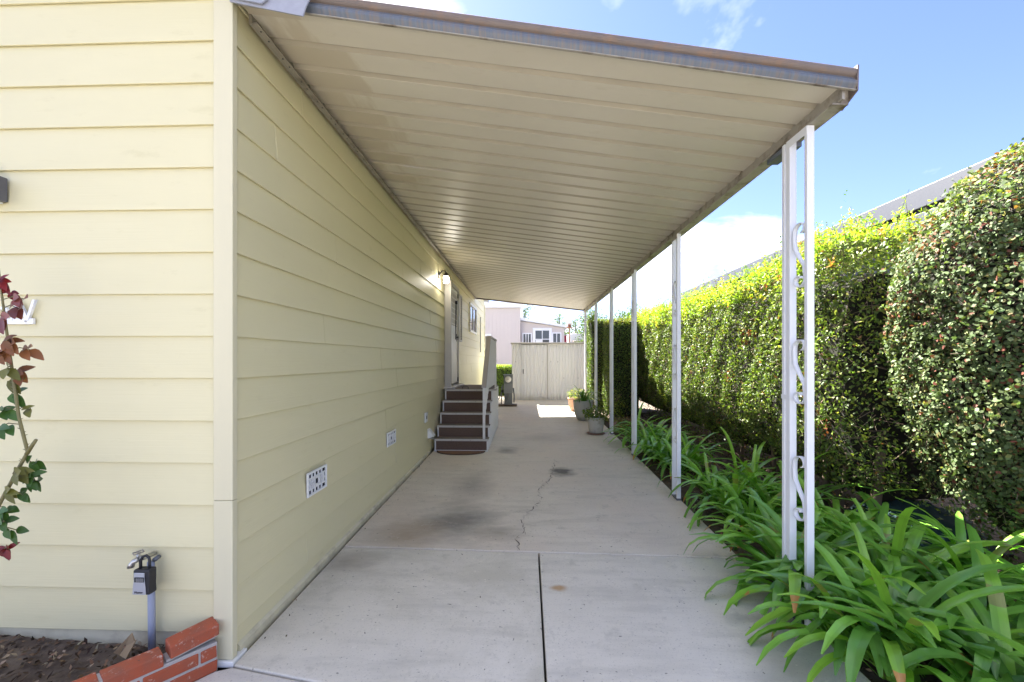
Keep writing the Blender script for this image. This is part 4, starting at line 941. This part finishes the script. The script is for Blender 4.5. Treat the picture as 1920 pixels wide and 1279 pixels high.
for (x, y, r_, l) in ((3.22, 6.35, .11, 'reddish rounded stone behind the nearest flower pot'), (3.26, 6.75, .09, 'smaller reddish stone behind the nearest flower pot')):
    sm = MB(); sm.lathe([(r_ * .7, 0), (r_, r_ * .4), (r_ * .9, r_ * .9), (r_ * .4, r_ * 1.2)], (0, 0, 0), 9)
    sm.v = [(x + a * random.uniform(.9, 1.1) * 1.2, y + b_ * random.uniform(.85, 1.15), gz(y) - .02 + c) for a, b_, c in sm.v]
    tag(sm.build('stone', simple('reddish_stone_%d' % int(y * 100), (.30, .20, .15), .85, 0, .3, 15, .4, 60), None, False, .02), l, 'stone')
# weeds between stones and columns
wd = thing('weed_clump', (3.3, 6.1, gz(6.1)), 'loose weedy clump behind the nearest flower pot', 'plant'); leafy(wd, 3.3, 6.0, gz(6.0), 360, .2, .35, [(.1, .15, .03), (.2, .22, .06), (.26, .2, .08)], .06)
wd = thing('weed_clump', (3.3, 7.2, gz(7.2)), 'straggly yellow-green weeds between pot and hedge column', 'plant'); leafy(wd, 3.3, 7.2, gz(7.2), 420, .22, .75, [(.12, .18, .03), (.2, .24, .05)], .06)

# ------------------------------------------------------------------ rose at the left edge
rose = thing('rose_bush', (-1.0, -.35, .08), 'thorny rose cane with red and green leaves in front of the sign', 'rose')
M_CANE = simple('green_brown_cane', (.17, .15, .06), .6, 0, .3, 30)
cane = [(-1.02, -.33, .05), (-.93, -.34, .62), (-.83, -.35, .86), (-.735, -.35, 1.03), (-.695, -.35, 1.10), (-.735, -.35, 1.25), (-.76, -.35, 1.42), (-.79, -.35, 1.62), (-.815, -.35, 1.80), (-.83, -.35, 1.93)]
cn_ = MB().tube(cane, [.009, .008, .0072, .007, .0065, .006, .0055, .005, .004, .0025], 8).build('cane', M_CANE, rose, True)
MB().tube([(-.70, -.35, 1.09), (-.665, -.355, 1.135), (-.645, -.36, 1.155)], [.008, .007, .006], 8).build('cut_stub', M_CANE, rose, True)
th = MB()
for i in range(60):
    t = random.uniform(1, 7.5); a, b_ = Vector(cane[int(t)]), Vector(cane[int(t) + 1]); q = a.lerp(b_, t % 1); an = random.uniform(0, 6.28)
    d = Vector((math.cos(an), math.sin(an) * .6, .35)); th.tube([q + d * .006, q + d * .017], [.003, .0004], 4, False)
tag(th.build('thorns', M_CANE, cn_), kind='stuff')
def rose_leaf(p, d, nrm, L, W, col):
    p, d, nrm = Vector(p), Vector(d).normalized(), Vector(nrm); nrm = (nrm - d * nrm.dot(d)).normalized(); s_ = d.cross(nrm)
    vs_, fs = [], []
    for i in range(6):
        t = i / 5; w = W * .5 * max(.05, math.sin(math.pi * min(.985, t ** .8 + .015))) ** .75 ; droop = -.18 * L * t * t
        c = p + d * (L * t) + Vector((0, 0, droop)); vs_ += [c + s_ * w + nrm * w * .25, c, c - s_ * w + nrm * w * .25]
        if i < 5: b_ = 3 * i; fs += [(b_, b_ + 3, b_ + 4, b_ + 1), (b_ + 1, b_ + 4, b_ + 5, b_ + 2)]
    m = MB().add(vs_, fs); o = m.build('leaf', M_LEAF_ROSE, rose, True)
    at = o.data.attributes.new('tint', 'FLOAT_COLOR', 'FACE'); at.data.foreach_set('color', np.tile(np.r_[np.array(col) * random.uniform(.75, 1.3), 1], (len(fs), 1)).astype(np.float32).ravel())
M_LEAF_ROSE = leafmat('rose_leaf', .4, .2, .4, (1.2, 1.2, .7))
RED, MAR, BRN, OLV, GRE = (.19, .018, .018), (.20, .06, .05), (.21, .085, .035), (.14, .14, .03), (.05, .115, .02)
cl = [(-5, 530, RED, 6, .055, 1), (5, 575, MAR, 4, .065, 1), (0, 600, MAR, 3, .07, 1), (8, 640, BRN, 6, .065, 1), (10, 700, BRN, 4, .065, 1), (12, 690, OLV, 3, .06, 1), (-4, 740, GRE, 4, .06, 1), (22, 770, OLV, 4, .05, 1), (-6, 800, GRE, 3, .06, 1),
      (28, 885, OLV, 4, .07, -1), (40, 905, GRE, 9, .048, 1), (22, 930, GRE, 5, .048, 1), (-4, 960, GRE, 6, .055, 1), (2, 1000, GRE, 4, .055, 1), (-8, 1035, RED, 7, .045, 1)]
for u, v, c, n, L, sd in cl + [(30, 560, MAR, 4, .06, 1), (30, 655, BRN, 4, .06, 1), (-6, 665, BRN, 4, .06, 1), (0, 715, OLV, 4, .06, 1), (-8, 770, GRE, 4, .06, 1), (36, 870, GRE, 4, .055, 1), (48, 890, GRE, 6, .05, 1), (5, 920, OLV, 4, .055, 1), (10, 975, GRE, 5, .05, 1), (-6, 550, RED, 5, .055, 1)]:
    x, z = -.822 + u * .00243, 1.885 - (v - 510) * .00233
    # petiole from the nearest point of the cane
    b_ = min((Vector(cane[i]).lerp(Vector(cane[i + 1]), t / 5) for i in range(len(cane) - 1) for t in range(6)), key=lambda q: abs(q.z - z - .01) + .2 * abs(q.x - x))
    e = Vector((x + .03, -.35 + random.uniform(-.04, .04), z)); MB().tube([b_, (b_ + e) / 2 + Vector((0, 0, .012)), e], .0022, 5).build('petiole', M_CANE, rose)
    for i in range(n):
        f = (i + .5) / n; q = b_.lerp(e, .45 + .55 * f) + Vector((0, random.uniform(-.015, .015), 0)); side = 1 if i % 2 else -1
        d = (random.uniform(.35, 1.0), random.uniform(-.5, .3), side * random.uniform(.2, .75) - .15); rose_leaf(q, d, (random.uniform(-.3, .3), -1, random.uniform(.2, .9)), L * random.uniform(.8, 1.2), L * random.uniform(.5, .68), c)

# ------------------------------------------------------------------ shed, meter and everything beyond
def shed_mat():
    m, nt, b = new_mat('white_shed_metal'); v = pos_vec(nt, (1, 1, .6))
    c = rgbmix(nt, noise(nt, v, 2, 4), (.80, .81, .815), (.86, .87, .875))
    g = nt.nodes.new('ShaderNodeNewGeometry'); sp = nt.nodes.new('ShaderNodeSeparateXYZ'); nt.links.new(g.outputs['Position'], sp.inputs[0])
    ma = nt.nodes.new('ShaderNodeMath'); ma.operation = 'MULTIPLY_ADD'; ma.inputs[1].default_value = .5
    nt.links.new(noise(nt, pos_vec(nt, (5, 5, 1)), 1.5, 6, .7), ma.inputs[0]); nt.links.new(sp.outputs[2], ma.inputs[2])
    mr = nt.nodes.new('ShaderNodeMapRange'); mr.inputs['From Min'].default_value = .75; mr.inputs['From Max'].default_value = .45; mr.inputs['To Max'].default_value = .6
    nt.links.new(ma.outputs[0], mr.inputs[0]); c = rgbmix(nt, mr.outputs[0], c, (.40, .36, .27))
    nt.links.new(c, b.inputs['Base Color']); b.inputs['Roughness'].default_value = .45; return m
M_SHED = shed_mat()
shed = thing('metal_shed', (2.1, 12, .26), 'white ribbed metal storage shed at the end of the driveway', 'shed')
SY = 11.1
def ribbed(x0, x1, z0, z1, y, dirn=-1, pitch=.092):
    m = MB(); xs = []; x = x0
    while x < x1 - 1e-6:
        for a, d in ((0, 0), (.035, 0), (.047, .024), (.080, .024)):
            if x + a < x1: xs.append((x + a, y + dirn * d))
        x += pitch
    xs.append((x1, y))
    for (a, b_), (c, d) in zip(xs, xs[1:]): m.add([(a, b_, z0), (c, d, z0), (c, d, z1), (a, b_, z1)], [(0, 1, 2, 3)])
    return m
MB().box(1.02, 3.22, SY + .02, 13.3, .22, 2.0).build('body', M_SHED, shed)
ribbed(1.0, 1.295, .27, 2.0, SY).build('wall_panel', M_SHED, shed)
ribbed(2.11, 3.24, .265, 2.0, SY).build('wall_panel', M_SHED, shed)
dr = ribbed(1.32, 2.085, .36, 1.97, SY - .02, -1, .105).build('door', M_SHED, shed)
MB().box(1.30, 1.3195, SY - .045, SY, .30, 1.985).build('edge_trim', M_SHED, dr); MB().box(2.0855, 2.105, SY - .045, SY, .30, 1.985).build('edge_trim', M_ALU, dr)
MB().box(1.32, 2.085, SY - .04, SY - .022, .33, .359).build('kick_rail', M_SHED, dr)
MB().box(1.345, 1.362, SY - .065, SY - .036, 1.08, 1.22).build('handle', M_BLACK, dr)
MB().box(1.30, 2.1, SY - .03, SY + .01, .265, .325).build('sill', M_SHED, shed, bevel=.004)
MB().box(.965, 3.27, SY - .07, 13.4, 2.0, 2.05).build('roof', M_ALU, shed, bevel=.006)
sb = MB()
for z, xs in ((1.45, (1.12, 1.95, 2.2, 2.42, 2.63, 3.1)), (.95, (1.93, 2.38, 2.6, 2.82, 3.04))):
    for x in xs: sb.tube([(x, SY - .016, z), (x, SY - .022, z)], .010, 8)
tag(sb.build('bolt_heads', M_GALV, shed), kind='stuff')

me_ = thing('meter_pedestal', (.95, 9.65, .23), 'grey electric meter pedestal with round glass dial on a timber base', 'electric meter')
M_MGREY = simple('meter_grey', (.17, .185, .19), .5, .1, .1)
zb = gz(9.65) + .004
MB().box(.66, 1.19, 9.55, 9.85, zb, zb + .045).build('base', simple('dark_timber', (.10, .075, .055), .9), me_, bevel=.004)
MB().box(.845, 1.06, 9.62, 9.78, zb + .046, zb + .36).build('lower_cabinet', M_MGREY, me_, bevel=.006)
MB().box(.83, 1.075, 9.60, 9.80, zb + .361, zb + .62).build('middle_cabinet', simple('meter_grey_pale', (.22, .235, .245), .5, .1, .1), me_, bevel=.006)
MB().box(.83, 1.075, 9.61, 9.79, zb + .621, zb + .86).build('upper_cabinet', M_MGREY, me_, bevel=.006)
MB().box(.815, 1.085, 9.58, 9.81, zb + .861, zb + .875).build('hood', M_MGREY, me_)
MB().tube([(.95, 9.609, zb + .745), (.95, 9.54, zb + .745)], [.09, .085], 24).build('meter_glass', simple('pale_dial', (.80, .79, .73), .15), me_, True)
MB().box(.925, .975, 9.535, 9.5395, zb + .745, zb + .76).build('register', M_BLACK, me_)
for pts, r_ in (([(.80, 9.62, zb + .6), (.77, 9.60, zb + .5), (.77, 9.60, zb + .05)], .014), ([(.80, 9.7, zb + .55), (.74, 9.62, zb + .3), (.62, 9.58, zb + .06)], .010), ([(.96, 9.60, zb + .36), (.95, 9.57, zb + .2), (.85, 9.54, zb + .06)], .016), ([(1.09, 9.7, zb + .5), (1.115, 9.66, zb + .3), (1.11, 9.66, zb + .1)], .018)):
    MB().tube(pts, r_, 8).build('conduit', M_GALV, me_, True)
MB().tube([(.80, 9.61, zb + .42), (.80, 9.58, zb + .42)], .04, 12).build('valve', M_BLACK, me_, True)

# pale pink neighbour home, two volumes
M_PINK = simple('pale_pink_cladding', (.54, .485, .465), .6, 0, .04, 2); M_FASC = simple('white_fascia', (.72, .73, .76), .5, 0, .03)
NY = 20.0
nb = thing('pink_house', (1.2, 21.5, .3), 'pale pink neighbouring home with white-framed windows behind the shed', 'house')
def vboards(x0, x1, z0, zt0, zt1, y, w, name='cladding_board'):
    x = x0; k = 0
    while x < x1 - 1e-6:
        a, b_ = x, min(x + w, x1); za = zt0 + (zt1 - zt0) * (a - x0) / (x1 - x0); zb_ = zt0 + (zt1 - zt0) * (b_ - x0) / (x1 - x0)
        MB().sweep2([(a + .003, y, z0), (b_ - .003, y, z0), (b_ - .003, y, zb_), (a + .003, y, za)], [(a + .003, y + .03, z0), (b_ - .003, y + .03, z0), (b_ - .003, y + .03, zb_), (a + .003, y + .03, za)]).build(name, M_PINK, nb)
        x += w; k += 1
MB().box(-4.0, 1.08, NY + .04, NY + 6, .2, 4.22).build('wall', M_PINK, nb)
vboards(-4.0, 1.08, .25, 4.2, 4.2, NY, .2032)
MB().box(-4.3, 1.20, NY - .15, NY + 6.2, 4.22, 4.50).build('fascia', M_FASC, nb, bevel=.01)
MB().box(1.04, 1.12, NY - .02, NY - .001, .25, 4.2).build('downpipe', M_PINK, nb)
MB().sweep2([(1.13, NY + .44, .2), (3.42, NY + .44, .2), (3.42, NY + .44, 3.22), (1.13, NY + .44, 3.58)], [(1.13, NY + 5, .2), (3.42, NY + 5, .2), (3.42, NY + 5, 3.22), (1.13, NY + 5, 3.58)]).build('wall', M_PINK, nb)
vboards(1.13, 3.42, .25, 3.57, 3.21, NY + .4, .76)
MB().sweep2([(1.10, NY + .2, 3.60), (3.60, NY + .2, 3.20), (3.60, NY + .2, 3.32), (1.10, NY + .2, 3.73)], [(1.10, NY + 5, 3.60), (3.60, NY + 5, 3.20), (3.60, NY + 5, 3.32), (1.10, NY + 5, 3.73)]).build('roof', M_FASC, nb)
def win_far(x0, x1, z0, z1, y, nx=2, nz=1, fw=.06, par=nb):
    w = MB().box(x0, x1, y - .03, y - .012, z0, z1).build('window', M_GLASS, par)
    f = MB().box(x0 - fw, x0, y - .07, y - .005, z0 - fw, z1 + fw).box(x1, x1 + fw, y - .07, y - .005, z0 - fw, z1 + fw).box(x0 + .001, x1 - .001, y - .07, y - .005, z1, z1 + fw).box(x0 + .001, x1 - .001, y - .07, y - .005, z0 - fw, z0)
    f.build('frame', M_FASC, w)
    for i in range(1, nx): x = x0 + (x1 - x0) * i / nx; MB().box(x - .018, x + .018, y - .06, y - .031, z0, z1).build('mullion', M_FASC, w)
    for i in range(1, nz): z = z0 + (z1 - z0) * i / nz; MB().box(x0, x1, y - .055, y - .0315, z - .018, z + .018).build('mullion', M_FASC, w)
    return w
w = win_far(1.90, 2.62, 2.15, 3.06, NY + .4, 2, 2, .14)
MB().box(1.92, 2.25, NY + .36, NY + .3685, 2.18, 2.58).build('blind', M_FASC, w)
win_far(1.27, 1.66, 2.1, 2.88, NY + .4, 3); win_far(2.83, 3.20, 2.1, 2.90, NY + .4, 2)
win_far(-.95, -.52, 1.75, 2.75, NY, 1, 1, .12)
# bird feeder on a pole, red panel and white outbuilding further off
bf = thing('bird_feeder', (3.06, 14, .3), 'small wooden bird feeder with a tray on a thin brown pole', 'bird feeder')
M_RB = simple('red_brown_wood', (.23, .10, .06), .8)
MB().tube([(3.06, 14, .2), (3.06, 14, 2.72)], .022, 8).build('pole', M_RB, bf); MB().box(2.95, 3.17, 13.9, 14.1, 2.72, 2.745).build('tray', M_RB, bf)
MB().box(3.01, 3.11, 13.95, 14.05, 2.7455, 2.85).build('house_box', M_RB, bf); MB().sweep2([(2.98, 13.92, 2.85), (3.14, 13.92, 2.85), (3.06, 13.92, 2.93)], [(2.98, 14.08, 2.85), (3.14, 14.08, 2.85), (3.06, 14.08, 2.93)]).build('roof', M_PINK, bf)
rs = thing('red_storage_box', (3.9, 22.5, .3), 'red painted panel seen beside the pink house', 'panel'); MB().box(3.58, 3.74, 22.4, 22.9, .3, 2.92).build('panel', simple('red_paint', (.38, .03, .05), .5), rs); MB().box(3.57, 3.75, 22.38, 22.92, 2.921, 2.96).build('cap', M_FASC, rs)
ot = thing('white_trailer', (5.4, 27, .3), 'white trailer roof with a tan cover behind the shed', 'trailer')
M_TRW = simple('white_trailer_paint', (.74, .74, .74), .4, 0, .03)
MB().sweep2([(4.15, 26, 1.0), (7.4, 26, 1.0), (7.4, 26, 3.1), (7.1, 26, 3.35), (4.3, 26, 3.25), (4.15, 26, 3.05)], [(4.15, 30, 1.0), (7.4, 30, 1.0), (7.4, 30, 3.1), (7.1, 30, 3.35), (4.3, 30, 3.25), (4.15, 30, 3.05)]).build('body', M_TRW, ot, bevel=.05)
MB().sweep2([(4.35, 25.4, 1.0), (5.9, 25.4, 1.0), (5.7, 25.6, 2.75), (4.45, 25.6, 2.75)], [(4.35, 25.98, 1.0), (5.9, 25.98, 1.0), (5.8, 25.98, 2.8), (4.40, 25.98, 2.8)]).build('cover', simple('tan_cover', (.40, .34, .29), .8), ot)
for x in (4.6, 5.8, 7.0): MB().tube([(x, 26.3, .3), (x, 26.3, 1.0)], .05, 8).build('support', M_GALV, ot)

# grey-roofed neighbour behind the hedge
M_NBG = simple('grey_metal_fascia', (.07, .073, .082), .45, .2, .06, 3); M_NBW = simple('grey_wall', (.10, .104, .115), .6)
ng = thing('grey_house', (9, 8, .1), 'grey flat-roofed neighbouring building showing above the hedge', 'house')
MB().box(7.3, 13, -2, 13.8, -.1, 3.58).build('wall', M_NBW, ng)
MB().box(6.95, 13.4, -2.4, 14.2, 3.62, 3.90).build('fascia', M_NBG, ng, bevel=.01)
MB().box(6.97, 13.38, -2.38, 14.18, 3.36, 3.56).build('gutter', M_NBG, ng, bevel=.01); MB().box(7.0, 13.3, -2.3, 14.1, 3.5605, 3.6195).build('shadow_gap', M_DARK, ng)
for i in range(13):
    y = -1.9 + i * 1.2; MB().box(7.285, 7.299, y, y + 1.185, .0, 3.39).build('wall_panel', M_NBW, ng)

# ------------------------------------------------------------------ trees beyond
M_LEAF_TREE = leafmat('tree_leaf', .5, .4, .25)
def tree(x, y, h, cr, label, n=1500, sparse=.6, cols=((.06, .11, .025), (.10, .16, .03), (.05, .085, .02)), leaf=.16):
    r = thing('tree', (x, y, .3), label, 'tree', 'trees beyond the neighbouring homes')
    tr = MB().tube([(x, y, .2), (x + .1, y, h * .4), (x + .05, y, h * .72), (x, y, h * .95)], [.16, .12, .07, .02], 8); tips = []
    limb = MB()
    for i in range(16):
        a = i * 2.4; z0 = h * (.38 + .5 * i / 16); L = cr * random.uniform(.5, 1.05) * (1.1 - .5 * i / 16); e = (x + L * math.cos(a), y + L * math.sin(a), z0 + L * random.uniform(.2, .7))
        limb.tube([(x + .05, y, z0), ((x + e[0]) / 2, (y + e[1]) / 2, z0 + L * .3), e], [.05, .035, .012], 5); tips += [e, ((x + e[0]) / 2, (y + e[1]) / 2, z0 + L * .35)]
    tips.append((x, y, h * .95)); tr.build('trunk', M_BARK, r, True); limb.build('limbs', M_BARK, r, True)
    C_ = np.array(tips)[RNG.integers(0, len(tips), n)]; P = C_ + RNG.normal(size=(n, 3)) * cr * .16 * np.array([1, 1, .8])
    V, k = leaf_polys(P, np.tile([0, -.2, 1.], (n, 1)), leaf, leaf * .5, .9); np_mesh('crown', V, k, M_LEAF_TREE, r, pick(n, list(cols), [1] * len(cols)))
LT = ((.06, .10, .018), (.09, .135, .025), (.04, .07, .013))
tree(.9, 36, 7.3, 1.6, 'slender tree rising left above the pink house roof', 2600, cols=LT)
tree(4.6, 40, 6.2, 1.4, 'sparse tree above the middle of the pink house roof', 2000, cols=LT)
tree(6.4, 42, 5.9, 1.4, 'sparse thin tree right of the middle one above the pink house', 1800, cols=LT)
tree(5.4, 24, 4.7, 1.3, 'leafy tree behind the farthest posts', 3600, cols=LT, leaf=.13)
tree(7.2, 21, 4.3, 1.5, 'bushy tree above the hedge columns', 4200, cols=LT, leaf=.13)
tree(8.0, 30, 4.9, 1.8, 'grey-green tree behind the white trailer', 900)
